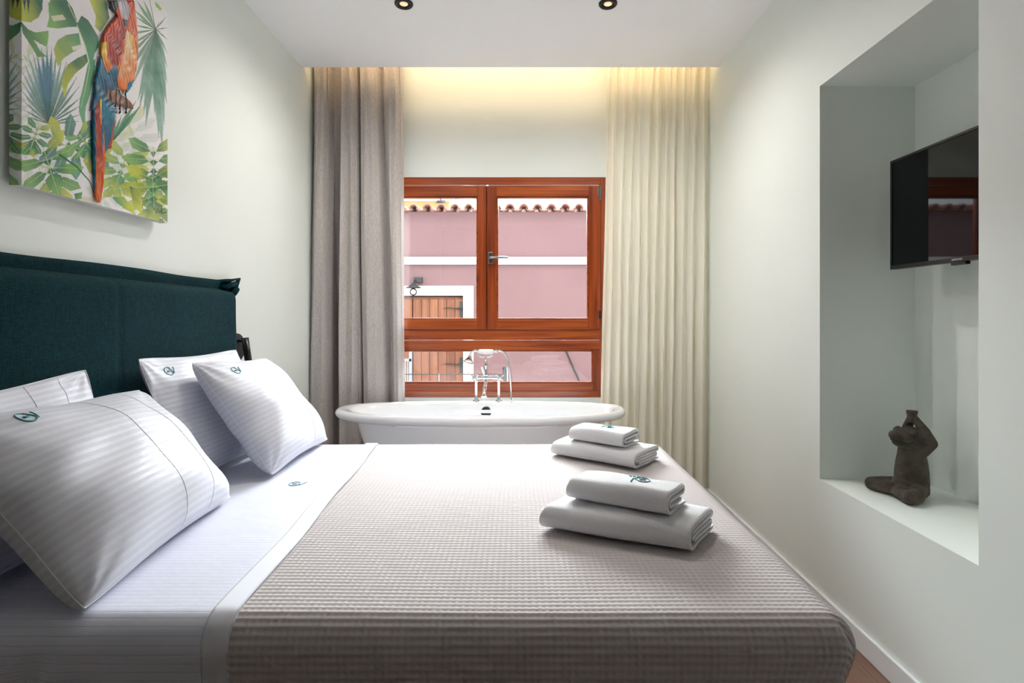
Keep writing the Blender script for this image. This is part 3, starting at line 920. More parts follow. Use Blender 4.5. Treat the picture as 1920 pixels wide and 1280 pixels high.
# cradle
b = MB(); b.tube([fp(285, 175), fp(305, 205), fp(350, 230), fp(405, 238), fp(460, 230), fp(510, 205), fp(530, 175)], .0055, 12)
b.tube([fp(405, 238), fp(405, 300)], .009, 14)
b.build('cradle', M['chrome'], fa, smooth=True)
hs = MB(); hs.tube([fp(292, 150), fp(300, 150), fp(340, 150), fp(410, 152), fp(480, 150), fp(515, 150), fp(522, 150)], [.010, .015, .0165, .018, .0165, .015, .010], 18)
hso = hs.build('hand_shower_grip', M['porcelain'], fa, smooth=True)
b = MB(); b.tube([fp(292, 150), fp(270, 140), fp(235, 140), fp(205, 152), fp(182, 178), fp(172, 215)], [.010, .008, .0075, .0075, .0075, .009], 14)
e = Vector(fp(172, 215)); dd = (Vector(fp(152, 300, -.02)) - e).normalized()
b.lathe([(.009, 0), (.013, .012), (.020, .025), (.033, .042), (.036, .048), (.033, .053)], Matrix.Translation(e) @ dd.to_track_quat('Z', 'Y').to_matrix().to_4x4(), 28)
b.build('shower_head', M['chrome'], hso, smooth=True)
b = MB()
ctrl = [fp(600, 140), fp(650, 150), fp(700, 195), fp(735, 270), fp(755, 380), fp(768, 500), fp(780, 620), fp(787, 760), fp(790, 905, -.01)]
cp = []
for i in range(len(ctrl) - 1):
    p0, p1, p2, p3 = [Vector(ctrl[min(max(j, 0), len(ctrl) - 1)]) for j in (i - 1, i, i + 1, i + 2)]
    for t in np.linspace(0, 1, 10)[:-1]:
        cp.append(.5 * ((2 * p1) + (p2 - p0) * t + (2 * p0 - 5 * p1 + 4 * p2 - p3) * t * t + (3 * p1 - p0 - 3 * p2 + p3) * t ** 3))
cp.append(Vector(ctrl[-1]))
b.tube(cp, [.0062 + .0006 * (i % 2) for i in range(len(cp))], 12)
b.lathe([(.014, 0), (.014, .006), (.009, .012)], Matrix.Translation((ctrl[-1][0], -.01, 0)), 20)
b.tube([fp(522, 150), fp(560, 145), fp(600, 140)], [.010, .011, .009], 14)
b.build('shower_hose', M['chrome'], fa, smooth=True)

# ================================================================== CURTAINS
def catmull(xs, ys, q):
    """smooth interpolation of knots"""
    q = np.asarray(q); xs = np.asarray(xs, float); ys = np.asarray(ys, float)
    i = np.clip(np.searchsorted(xs, q, 'right') - 1, 0, len(xs) - 2)
    t = (q - xs[i]) / (xs[i + 1] - xs[i])
    t = t * t * (3 - 2 * t)
    return ys[i] * (1 - t) + ys[i + 1] * t
def curtain(name, knots, yc, ztop, zbot, gathers, mt_, label, seed, ymin, ymax, amp_top=.45, deep=1.0):
    """knots: (px at the top, px at the bottom, offset in depth)"""
    K = np.array(knots, float)
    n = len(K); s = np.arange(n)
    q = np.linspace(0, n - 1, 420)
    nz = 90
    zs = np.concatenate([np.linspace(ztop, ztop - .14, 14), np.linspace(ztop - .15, zbot, nz - 14)])
    P = np.zeros((len(q), nz, 3))
    for j, z in enumerate(zs):
        t = (ztop - z) / (ztop - zbot)
        te = t ** .75
        pxs = K[:, 0] * (1 - te) + K[:, 1] * te
        px = np.interp(q, s, pxs) * .6 + catmull(s, pxs, q) * .4
        dep = deep * catmull(s, K[:, 2], q) * (amp_top + (1 - amp_top) * min(1, t * 2.5))
        g = math.exp(-((ztop - z) / .22) ** 1.5) + .10 * math.exp(-((ztop - z) / .5))
        dep = dep + g * .020 * np.sin(q / (n - 1) * 2 * PI * gathers + seed + .6 * np.sin(q * 1.7))
        dep = dep + .004 * np.sin(q * 2.3 + z * 2.5 + seed) + .003 * np.sin(q * 5.1 - z * 3.7)
        px = px + .8 * np.sin(z * 3.0 + q * .9 + seed)
        y = np.clip(yc + dep, ymin, ymax)
        P[:, j, 0] = (px - VX) * yc / F
        P[:, j, 1] = y
        P[:, j, 2] = z
    root = empty(name, (float(P[:, :, 0].mean()), yc, 0), label=label, cat='curtain')
    off = np.array(root.location)
    hsplit = 9
    for nm, A_ in (('heading_tape', P[:, :hsplit + 1]), ('fabric', P[:, hsplit:])):
        V, Q = grid_data(A_ - off)
        o = np_mesh(nm, V, Q, mt_, root)
        md = o.modifiers.new('thickness', 'SOLIDIFY'); md.thickness = .0016; md.offset = 0
    b = MB(); x0, x1 = P[:, 0, 0].min() - off[0], P[:, 0, 0].max() - off[0]
    b.box(x0 - .01, x1 + .01, -.012, .012, ztop, ztop + .022)
    b.build('curtain_track', M['base'], root)
    return root
kl = [(588, 576, .03), (594, 580, -.01), (602, 592, -.045), (611, 612, -.045), (615, 622, -.01), (620, 627, .045), (634, 634, .05), (640, 638, .0),
      (646, 643, -.048), (654, 656, -.03), (662, 668, -.045), (668, 680, -.02), (671, 684, .02), (677, 687, -.03), (684, 700, -.048), (694, 716, -.045),
      (704, 727, -.025), (712, 734, .03), (718, 738, .01), (728, 746, -.03), (740, 752, -.035), (748, 756, .0), (752, 757, .03)]
curtain('drape_curtain', kl, 3.975, ZC + .17, .015, 13, M['curtain'], 'heavy grey-taupe linen curtain gathered left of the window behind the bathtub end', .3, 3.86, 4.085, deep=1.9)
kr = []
rr = random.Random(5)
px0 = 1141.0
i = 0
while px0 < 1333:
    t = (px0 - 1141) / (1333 - 1141)
    pb = 1122 + t * (1326 - 1122) + rr.uniform(-2.5, 2.5)
    kr.append((px0, pb, (-.030 if i % 2 == 0 else .020) * rr.uniform(.65, 1.15)))
    px0 += rr.choice([6.0, 8.0, 9.5, 11.0])
    i += 1
kr.append((1334, 1327, .02))
curtain('sheer_curtain', kr, 3.985, ZC + .17, .015, 17, M['sheer'], 'cream translucent voile curtain hanging at the right of the window', 1.7, 3.90, 4.08, amp_top=.6, deep=1.1)

# ================================================================== CEILING SPOTS
def downlight(x, y, label):
    r = empty('ceiling_spotlight', (x, y, ZC), label=label, cat='ceiling light', group='recessed ceiling spotlights')
    b = MB(); b.lathe([(.050, 0.0), (.050, -.006), (.045, -.012), (.038, -.012), (.036, -.004), (.030, .0)], None, 40, cap=False)
    b.build('trim_ring', M['black'], r, smooth=True)
    b = MB(); b.lathe([(.036, -.0035), (.022, -.0025)], None, 32, cap=False); b.build('reflector', M['blackmatt'], r, smooth=True)
    b = MB(); b.lathe([(.022, -.0040), (.020, -.0060), (.001, -.0065)], None, 32, cap=True); b.build('bulb', M['led'], r, smooth=True)
    l = light('spot_lamp', 'SPOT', (x, y, ZC - .03), (x, y, 0), 38, (1, .955, .90), spot_size=math.radians(160), spot_blend=1.0, shadow_soft_size=.02)
downlight(-.621, 3.02, 'black-rimmed round spotlight recessed in the ceiling nearer the grey curtain')
downlight(.480, 3.02, 'black-rimmed round spotlight recessed in the ceiling nearer the cream curtain')

# ================================================================== READING LAMP ON THE WALL
sc_ = empty('wall_reading_lamp', (XL, 2.90, 1.16), label='black cylinder reading lamp on the wall past the headboard', cat='wall lamp')
b = MB(); b.lathe([(.001, 0), (.072, 0), (.075, .006), (.072, .016), (.001, .018)], Matrix.Rotation(PI / 2, 4, 'Y'), 36)
b.build('wall_plate', M['blackmatt'], sc_, smooth=True)
b = MB(); b.tube([(.015, -.005, .035), (.055, -.02, .035)], .008, 12); b.build('arm', M['black'], sc_, smooth=True)
b = MB(); b.lathe([(.001, 0), (.016, 0), (.0175, .004), (.0175, .128), (.014, .128)],
                  Matrix.Translation((.077, -.015, -.075)) @ Matrix.Rotation(math.radians(-8), 4, 'Y'), 28)
b.build('lamp_cylinder', M['black'], sc_, smooth=True)

# ================================================================== TELEVISION
TVX, TVY0, TVY1, TVZ0, TVZ1 = 1.602, 1.672, 2.412, 1.524, 1.990
tv = empty('television', (TVX, (TVY0 + TVY1) / 2, TVZ0), label='flat black TV on a bracket inside the wall niche', cat='television')
hw, hh = (TVY1 - TVY0) / 2, TVZ1 - TVZ0
b = MB(); b.box(.004, .030, -hw, hw, 0, hh); b.box(.03, .05, -hw * .6, hw * .6, .06, hh * .7)
b.build('housing', M['tvframe'], tv, bevel=.004)
b = MB(); t = .010
b.box(-.004, .006, -hw, hw, 0, .016); b.box(-.004, .006, -hw, hw, hh - t, hh)
b.box(-.004, .006, -hw, -hw + t, .016, hh - t); b.box(-.004, .006, hw - t, hw, .016, hh - t)
b.build('bezel', M['tvframe'], tv, bevel=.0015)
b = MB(); b.box(0.0, .003, -hw + t, hw - t, .016, hh - t); b.build('screen', M['screen'], tv)
b = MB(); b.box(-.002, .018, -.035, .035, -.012, .001); b.build('sensor_bar', M['tvframe'], tv, bevel=.003)
def text_mesh(txt, size, mt_, name, parent, locn, rot):
    cu = bpy.data.curves.new('txt', 'FONT'); cu.body = txt; cu.size = size; cu.extrude = .0004; cu.align_x = 'CENTER'
    to = bpy.data.objects.new('txt', cu); C.objects.link(to)
    bpy.context.view_layer.update()
    me = bpy.data.meshes.new_from_object(to)
    bpy.data.objects.remove(to)
    o = link_mesh(name, me, mt_, parent, smooth=False)
    o.location = locn; o.rotation_euler = rot
    return o
text_mesh('SAMSUNG', .011, M['silver'], 'lettering', tv, (-.0048, 0.0, .0045), (PI / 2, 0, -PI / 2))
b = MB(); b.box(.05, .062, -.12, .12, .12, .30); b.box(.062, .150, -.02, .02, .18, .24); b.box(.150, NX - TVX - .001, -.09, .09, .12, .30)
b.build('wall_bracket', M['blackmatt'], tv, bevel=.003)

# ================================================================== FROG STATUE
def frog():
    root_loc = (1.602, 2.285, NZ0)
    b = MB()
    E = lambda c, r, sc=(1, 1, 1), rot=None: b.ball(c, r, 18, sc, rot)
    def limb(pts, rs):
        pts = [Vector(p) for p in pts]
        out, ro = [], []
        for i in range(len(pts) - 1):
            for t in np.linspace(0, 1, 7)[:-1]:
                out.append(pts[i].lerp(pts[i + 1], t)); ro.append(rs[i] * (1 - t) + rs[i + 1] * t)
        out.append(pts[-1]); ro.append(rs[-1])
        b.tube(out, ro, 16)
        for p, r in zip(pts, rs): b.ball(p, r * .99, 12)
    # frame: +X is where the frog faces, Z up, total height .35
    b.lathe([(.050, .004), (.062, .02), (.062, .06), (.060, .10), (.056, .14), (.050, .17), (.047, .195), (.045, .215)], Matrix.Diagonal((1.0, 1.0, 1, 1)), 28)
    E((0.008, 0, .055), .060, (1.05, 1.0, .8))
    # head: wide wedge, snout forward and slightly up
    E((0.000, 0, .234), .055, (1.05, 1.10, .88))
    E((0.034, 0, .238), .046, (1.22, .98, .80), Matrix.Rotation(math.radians(-18), 3, 'Y'))
    E((0.068, 0, .250), .028, (1.0, 1.1, .80), Matrix.Rotation(math.radians(-12), 3, 'Y'))
    # chin and lips
    E((0.035, 0, .214), .040, (1.15, 1.0, .45), Matrix.Rotation(math.radians(-14), 3, 'Y'))
    for s in (-1, 1):
        E((.026, s * .040, .266), .0150, (1.05, .85, 1))
        E((.031, s * .046, .264), .011, (1.1, .8, .9))
        # arm: shoulder - elbow out beside the head - hands joined over it
        limb([(-.012, s * .040, .190), (-.026, s * .064, .228), (-.020, s * .042, .272), (-.006, s * .010, .318)], [.023, .024, .019, .014])
        # crossed legs
        limb([(.010, s * .040, .035), (.060, s * .085, .030), (.098, s * .098, .030)], [.034, .030, .026])
        limb([(.098, s * .098, .028), (.085, s * .040, .026), (.070, -s * .020, .028)], [.026, .021, .017])
        E((.074, -s * .030, .046), .018, (1.2, 1.5, .6))
        # webbed toes
        for k in (-1, 0, 1):
            limb([(.074, -s * .030, .050), (.062 + .012 * k, -s * .056, .048)], [.008, .006])
    # joined hands: flared tip
    b.lathe([(.018, .300), (.0185, .318), (.0175, .332), (.021, .345), (.0205, .350)], Matrix.Translation((-.002, 0, 0)), 24)
    o = b.build('frog_statue', M['stone'], None, smooth=True)
    md = o.modifiers.new('remesh', 'REMESH'); md.mode = 'VOXEL'; md.voxel_size = .0028; md.use_smooth_shade = True
    sm = o.modifiers.new('smooth', 'SMOOTH'); sm.factor = .5; sm.iterations = 5
    o.location = root_loc
    o.rotation_euler = (0, 0, math.radians(188))
    tag(o, 'dark brown clay frog figurine sitting cross-legged with hands joined overhead in the wall niche', 'figurine')
    # mouth line and eyelids as carved cords
    m_ = MB()
    me_ = bpy.data.meshes.new('tmp'); me_.from_pydata(b.v, [], b.f)
    bm_ = bmesh.new(); bm_.from_mesh(me_); bvh = BVHTree.FromBMesh(bm_); bm_.free(); bpy.data.meshes.remove(me_)
    for dz_, rr_m, a_lim in ((0, .0026, 1.25),):
        pts = []
        for a in np.linspace(-a_lim, a_lim, 40):
            zz = .236 - .018 * (abs(a) / a_lim) ** 1.0 + .012 * max(0, abs(a) / a_lim - .75) / .25
            src = Vector((.02 + .25 * math.cos(a), .25 * math.sin(a), zz)); dst = Vector((.02, 0, zz))
            h, n_, i_, d_ = bvh.ray_cast(src, (dst - src).normalized(), .5)
            if h is not None: pts.append(h)
        m_.tube(pts, rr_m, 8)
    for s_ in (-1, 1):      # half closed lids
        pts = []
        for a in np.linspace(.3, PI - .3, 14):
            src = Vector((.033 + .014 * math.cos(a), s_ * .2, .264 - .005 * math.sin(a)))
            h, n_, i_, d_ = bvh.ray_cast(src, Vector((0, -s_, 0)), .4)
            if h is not None: pts.append(h)
        m_.tube(pts, .0014, 6)
    m_.build('mouth_line', M['blackmatt'], o, smooth=True)
    return o
frog()

# ================================================================== PAINTING
PY0, PY1, PZ0, PZ1 = 1.598, 2.263, 1.700, 2.552
PXF, PXB = -1.420, -1.455
GW, GH = 400, 512
img = np.ones((GW, GH, 3)) * np.array([.86, .85, .86])
gy, gz = np.meshgrid(np.arange(GW) + .5, np.arange(GH) + .5, indexing='ij')
def cv_(zx_, zy_):
    px, py = zx_ / 2.9765, zy_ / 2.9765
    dep = -PXF * F / (VX - px)
    z = CZ + (VY - py) * dep / F
    return ((dep - PY0) / (PY1 - PY0) * GW, (z - PZ0) / (PZ1 - PZ0) * GH)
pn = np.zeros((GW, GH))
for k_, a_ in ((.03, .5), (.07, .3), (.15, .2)):
    ph = rng.uniform(0, 6, 4)
    pn += a_ * np.sin(gy * k_ + ph[0] + 2 * np.sin(gz * k_ * .7 + ph[1])) * np.sin(gz * k_ * 1.2 + ph[2])
pn += rng.normal(0, .05, (GW, GH))
def inside(poly):
    xs = [p[0] for p in poly]; ys = [p[1] for p in poly]
    x0, x1 = max(0, int(min(xs)) - 1), min(GW, int(max(xs)) + 2); y0, y1 = max(0, int(min(ys)) - 1), min(GH, int(max(ys)) + 2)
    if x0 >= x1 or y0 >= y1: return None
    X = gy[x0:x1, y0:y1]; Y = gz[x0:x1, y0:y1]
    m = np.zeros(X.shape, bool)
    n = len(poly)
    for i in range(n):
        xa, ya = poly[i]; xb, yb = poly[(i + 1) % n]
        if ya == yb: continue
        c = ((ya > Y) != (yb > Y)) & (X < (xb - xa) * (Y - ya) / (yb - ya) + xa)
        m ^= c
    return (slice(x0, x1), slice(y0, y1)), m
def fill(target, poly, c1, c2=None, p=None, q=None, alpha=1.0, nz=.25, conv=True):
    pts = [cv_(*a) for a in poly] if conv else poly
    r = inside(pts)
    if r is None: return
    sl, m = r
    c1 = np.array(s2l([v / 255 for v in c1])); c2 = np.array(s2l([v / 255 for v in (c2 or tuple(c1))])) if c2 else c1
    if p is None: p, q = pts[0], pts[len(pts) // 2]
    elif conv: p, q = cv_(*p), cv_(*q)
    dx, dy = q[0] - p[0], q[1] - p[1]
    t = ((gy[sl] - p[0]) * dx + (gz[sl] - p[1]) * dy) / max(dx * dx + dy * dy, 1e-6)
    t = np.clip(t + pn[sl] * nz * 1.5, 0, 1)[..., None]
    col = c1 * (1 - t) + c2 * t
    a = (m * alpha)[..., None]
    target[sl] = target[sl] * (1 - a) + col * a
def stroke(target, pts, w, c, alpha=1.0, conv=True, taper=True):
    P_ = [cv_(*a) for a in pts] if conv else pts
    for i in range(len(P_) - 1):
        (x0, y0), (x1, y1) = P_[i], P_[i + 1]
        L = math.hypot(x1 - x0, y1 - y0) + 1e-6
        nx, ny_ = -(y1 - y0) / L, (x1 - x0) / L
        w0 = w * (1 - (i / len(P_)) * .7 if taper else 1); w1 = w * (1 - ((i + 1) / len(P_)) * .7 if taper else 1)
        fill(target, [(x0 + nx * w0, y0 + ny_ * w0), (x1 + nx * w1, y1 + ny_ * w1), (x1 - nx * w1, y1 - ny_ * w1), (x0 - nx * w0, y0 - ny_ * w0)], c, conv=False, alpha=alpha, nz=0)
G1, G2, G3, GY_, GD, GB_ = (22, 104, 72), (70, 150, 106), (128, 182, 98), (198, 204, 70), (14, 56, 44), (92, 150, 150)
def palm(cx, cy, tips, c1, c2, wide=.035, alpha=.85):
    for (tx, ty) in tips:
        dx, dy = tx - cx, ty - cy
        L = math.hypot(dx, dy); nx, ny_ = -dy / L, dx / L
        wv = L * wide
        mx, my = cx + dx * .55, cy + dy * .55
        fill(img, [(cx, cy), (mx + nx * wv, my + ny_ * wv), (tx, ty), (mx - nx * wv, my - ny_ * wv)], c1, c2, (cx, cy), (tx, ty), alpha)
        stroke(img, [(cx, cy), (mx, my), (tx, ty)], .9, GD, .55)
def monstera(cx, cy, ang, size, c1=G1, c2=G3, lobes=5, open_=1.0, alpha=.92, aspect=.8):
    """lobed leaf: stem at (cx,cy), tip in direction ang (picture plane of the enlarged view, y down)"""
    ca, sa = math.cos(ang), math.sin(ang)
    def tr(u, v): return (cx + (u * ca - v * sa) * size, cy + (u * sa + v * ca) * size)
    tip = tr(1.05, 0)
    for s in (-1, 1):
        for k in range(lobes):
            f = k / (lobes - 1)
            u0 = -.02 + .78 * f
            wd = .21
            a = math.radians(118 - 95 * f) * s
            ln = (.55 + .22 * math.sin(PI * (f * .8 + .15))) * aspect / .8 * open_
            ux, uy = math.cos(a), math.sin(a)
            px_, py_ = -uy * s, ux * s
            poly = [(u0, 0), (u0 + ux * ln * .35 - px_ * wd * .60, uy * ln * .35 - py_ * wd * .60), (u0 + ux * ln * .75 - px_ * wd * .72, uy * ln * .75 - py_ * wd * .72),
                    (u0 + ux * ln * 1.05 + px_ * 0.02, uy * ln * 1.05), (u0 + ux * ln * .85 + px_ * wd * .55, uy * ln * .85 + py_ * wd * .55), (u0 + ux * ln * .35 + px_ * wd * .45, uy * ln * .35 + py_ * wd * .45), (u0 + .16, 0)]
            cc = c2 if (k + (s > 0)) % 4 else GY_
            fill(img, [tr(*p) for p in poly], c1, cc, tr(u0, 0), tr(u0 + ux * ln, uy * ln), alpha, nz=.3)
            stroke(img, [tr(u0, 0), tr(u0 + ux * ln * .5, uy * ln * .5), tr(u0 + ux * ln * .95, uy * ln * .95)], .8, (190, 210, 150), .7)
    fill(img, [tr(.5, 0), tr(.62, .20), tr(.85, .17), tip, tr(.85, -.17), tr(.62, -.20)], c1, c2, tr(.5, 0), tip, alpha)
    stroke(img, [tr(-.15, 0), tr(.5, 0), tip], 1.3, (186, 206, 140), .9)
# ghost leaves in pale wash
for a in ((150, 330, .9, 190), (640, 800, 1.4, 190), (150, 900, .3, 200), (720, 700, 1.2, 200), (620, 1060, 2.4, 150), (160, 560, 1.2, 160)):
    monstera(a[0], a[1], a[2], a[3], (186, 204, 192), (212, 222, 206), alpha=.45)
palm(275, 690, [(185, 300), (205, 285), (230, 262), (262, 248), (290, 262), (315, 300), (345, 325), (372, 345), (405, 400), (430, 430), (445, 480), (455, 540), (450, 590),
                (448, 640), (440, 676), (160, 310), (140, 360), (125, 400), (120, 450), (118, 500), (128, 560), (130, 610), (150, 650)], (40, 116, 88), (150, 190, 196))
palm(275, 690, [(240, 300), (262, 290), (284, 305), (210, 330)], (52, 112, 120), (84, 134, 168), .05)
palm(868, 165, [(700, 330), (720, 400), (742, 470), (770, 560), (776, 610), (800, 640), (812, 712), (835, 590), (850, 520), (862, 640), (885, 770), (905, 830), (918, 700), (930, 580),
                (934, 470), (934, 380), (934, 300)], (34, 104, 74), (146, 186, 170), .045)
palm(868, 165, [(745, 140), (750, 90), (742, 50), (760, 0), (800, 0), (935, 155), (925, 95), (890, 120), (900, 180), (934, 220), (720, 190), (735, 250)], (46, 126, 78), (126, 176, 130), .05)
stroke(img, [(868, 165), (850, 80), (835, 0)], 1.6, G1)
fill(img, [(862, 10), (880, 20), (903, 50), (895, 62), (872, 40)], G3, GY_)
# top left
fill(img, [(60, 0), (240, 0), (237, 55), (215, 100), (170, 126), (118, 120), (60, 100)], GY_, G1, (120, 90), (230, 20))
fill(img, [(60, 0), (118, 0), (112, 70), (88, 50)], (12, 40, 40))
fill(img, [(128, 0), (146, 0), (140, 60)], (12, 50, 44)); fill(img, [(150, 0), (168, 0), (160, 78)], (12, 50, 44))
fill(img, [(60, 60), (120, 95), (120, 190), (60, 195)], G1, GD)
fill(img, [(118, 120), (160, 165), (200, 182), (272, 172), (270, 230), (262, 262), (225, 245), (188, 222), (225, 282), (262, 316), (210, 318), (170, 250), (128, 185)], G1, G3, (130, 150), (270, 200))
# upper centre leaves
fill(img, [(270, 20), (285, 0), (372, 0), (405, 48), (428, 110), (436, 150), (380, 152), (325, 160), (262, 152), (275, 100)], G1, G3, (360, 30), (290, 150))
fill(img, [(285, 90), (350, 82), (370, 110), (300, 120)], (222, 220, 190), alpha=.9)
fill(img, [(500, 0), (590, 0), (612, 100), (560, 180), (530, 150), (535, 90)], G1, GY_, (600, 100), (520, 30))
fill(img, [(455, 88), (490, 110), (522, 160), (548, 205), (552, 260), (528, 300), (515, 360), (500, 350), (480, 260), (440, 175), (432, 130)], G1, G2)
fill(img, [(440, 185), (372, 195), (322, 225), (300, 275), (316, 345), (325, 372), (352, 330), (392, 300), (430, 280), (455, 262)], G2, GY_, (440, 200), (310, 330))
fill(img, [(400, 262), (450, 250), (458, 268), (410, 284)], (226, 224, 214))
fill(img, [(485, 300), (430, 325), (376, 362), (350, 420), (346, 480), (362, 548), (380, 470), (420, 410), (470, 370), (495, 340)], G1, GY_, (480, 320), (355, 500))
fill(img, [(492, 350), (530, 330), (528, 420), (505, 520), (478, 600), (476, 680), (500, 735), (462, 690), (440, 620), (445, 560), (465, 480)], G2, (118, 176, 134))
stroke(img, [(430, 140), (470, 240), (500, 370), (480, 480), (452, 600)], 1.5, (190, 212, 150))
stroke(img, [(380, 20), (430, 130)], 1.4, (190, 212, 150))
# lower leaves
monstera(330, 800, .25, 230, G1, GB_)
monstera(250, 850, 1.25, 240, G1, G3)
stroke(img, [(330, 860), (430, 930), (500, 1010), (530, 1090)], 2.2, G1)
monstera(450, 760, .9, 130, G2, G3)
monstera(210, 720, 1.9, 120, G1, G2)
palm(620, 800, [(560, 640), (600, 620), (650, 640), (700, 680), (760, 560), (745, 620), (560, 860), (640, 700), (680, 640), (790, 580)], G1, G2, .05)
monstera(700, 880, 1.9, 190, G2, GY_)
stroke(img, [(700, 880), (740, 960), (775, 1050), (800, 1180)], 2.0, G1)
monstera(855, 850, 1.55, 230, G1, G3)
monstera(850, 1000, 1.5, 240, G1, GY_)
fill(img, [(722, 1035), (780, 1060), (795, 1130), (790, 1190), (745, 1150)], G1, GY_)
fill(img, [(625, 1100), (690, 1095), (735, 1150), (760, 1200), (700, 1165), (650, 1130)], G2, GY_)
fill(img, [(415, 1080), (460, 1070), (455, 1110), (420, 1110)], G1, G3)
stroke(img, [(860, 1160), (872, 1190), (880, 1160), (886, 1185), (905, 1170), (898, 1188), (930, 1182)], .9, (20, 25, 20), taper=False)
# parrot colours on their own layer
pimg = np.zeros((GW, GH, 3)) - 1
def pf(poly, c1, c2=None, p=None, q=None):
    fill(pimg, poly, c1, c2, p, q, 1.0, nz=.35)
RD, DR, OR, YE, CR, BL, DB = (206, 62, 34), (150, 26, 36), (232, 120, 44), (238, 196, 60), (236, 206, 158), (18, 128, 160), (16, 76, 110)
pf([(505, 600), (518, 570), (520, 700), (525, 1000), (530, 1108), (516, 1092), (508, 900), (503, 720)], DB, BL)
pf([(515, 582), (548, 548), (556, 700), (552, 850), (580, 880), (568, 1000), (552, 1130), (534, 1132), (516, 1100), (520, 800)], DR, OR, (520, 700), (560, 1100))
pf([(540, 548), (552, 545), (548, 700), (542, 690)], YE, OR)
pf([(622, 600), (634, 620), (628, 700), (610, 832), (584, 830), (596, 740)], DR, RD)
pf([(552, 545), (600, 602), (632, 600), (612, 720), (590, 830), (572, 866), (552, 850), (548, 740)], BL, DB, (560, 560), (560, 900))
pf([(545, 305), (532, 380), (518, 450), (510, 540), (490, 632), (512, 600), (545, 548), (600, 602), (636, 572), (642, 470), (645, 380), (620, 360), (590, 415), (565, 360)], BL, DB)
pf([(600, 0), (738, 0), (748, 90), (758, 200), (762, 300), (752, 380), (738, 450), (700, 520), (650, 492), (640, 460), (640, 380), (600, 400), (565, 370), (548, 300), (552, 240), (566, 188), (600, 130), (640, 88)], RD, OR, (600, 100), (740, 400))
pf([(608, 140), (650, 150), (675, 190), (668, 290), (640, 370), (600, 372), (578, 300), (585, 200)], RD, DR, (600, 150), (650, 370))
pf([(660, 130), (684, 170), (676, 230), (650, 200)], DR)
pf([(552, 238), (580, 230), (582, 320), (614, 372), (592, 416), (566, 370), (550, 300)], YE, OR)
pf([(690, 165), (725, 200), (744, 280), (748, 370), (732, 450), (700, 516), (652, 490), (642, 430), (662, 350), (684, 260)], CR, OR, (680, 300), (740, 420))
pf([(700, 180), (730, 220), (745, 320), (728, 300)], YE, OR)
pf([(560, 700), (572, 860), (582, 880), (565, 1010), (550, 1132), (545, 1000), (556, 900)], OR, RD)
pf([(700, 460), (732, 445), (728, 480), (700, 520), (684, 522)], BL)
pf([(592, 400), (625, 358), (648, 400), (640, 460), (615, 462), (590, 440)], BL, DB)
pf([(640, 0), (690, 0), (708, 60), (698, 115), (668, 100), (648, 50)], (214, 208, 212), (170, 168, 182))
pf([(592, 0), (640, 0), (645, 30), (628, 76), (605, 50)], (40, 44, 58), (16, 18, 26))
pf([(662, 108), (700, 112), (694, 156), (672, 140)], (60, 66, 84))
pf([(588, 498), (640, 508), (700, 548), (724, 572), (735, 612), (690, 600), (636, 582), (578, 545)], (170, 118, 96), (110, 74, 60))
for k_ in (600, 632, 655, 690):
    pts_ = [cv_(k_, 500), cv_(k_ - 2, 560), cv_(k_ + 6, 636 if k_ > 630 else 540)]
    stroke(pimg, pts_, 2.4, (20, 18, 20), conv=False, taper=False)
mask = pimg[..., 0] >= 0
nzx = .08 * np.sin(gy * 1.1 + 3 * np.sin(gz * .06)) + rng.normal(0, .02, (GW, GH))
pimg = np.clip(pimg * (1 + nzx[..., None] * 1.4), 0.003, 1)
img = np.clip(img * (1 + rng.normal(0, .03, (GW, GH)))[..., None], 0, 1)
pa = empty('wall_painting', (PXB, (PY0 + PY1) / 2, PZ0), label='unframed canvas of a red and blue parrot among green leaves above the headboard', cat='painting')
po = np.array((PXB, (PY0 + PY1) / 2, PZ0))
# canvas skin: near side, front, far side (the print wraps round)
ys_ = np.linspace(PY0, PY1, GW); zs_ = np.linspace(PZ0, PZ1, GH)
ns = 20
sidex = np.linspace(PXB, PXF, ns, endpoint=False)
cols_pos = [(x, PY0) for x in sidex] + [(PXF, y) for y in ys_] + [(x, PY1) for x in sidex[::-1]]
cols_img = [min(GW - 1, int((PXF - x) / (PY1 - PY0) * GW)) for x in sidex] + list(range(GW)) + [GW - 1 - min(GW - 1, int((PXF - x) / (PY1 - PY0) * GW)) for x in sidex[::-1]]
P = np.zeros((len(cols_pos), GH, 3))
P[..., 0] = np.array([c[0] for c in cols_pos])[:, None]; P[..., 1] = np.array([c[1] for c in cols_pos])[:, None]; P[..., 2] = zs_[None]
colr = img[np.array(cols_img)]
V, Q = grid_data(P - po)
np_mesh('canvas', V, Q, M['canvas'], pa, col=np.concatenate([colr.reshape(-1, 3), np.ones((len(V), 1))], -1))
b = MB(); b.box(PXB - po[0], PXF - po[0] - .002, PY0 - po[1] + .002, PY1 - po[1] - .002, 0.001, PZ1 - PZ0 - .001); b.build('stretcher_block', M['cornice'], pa)
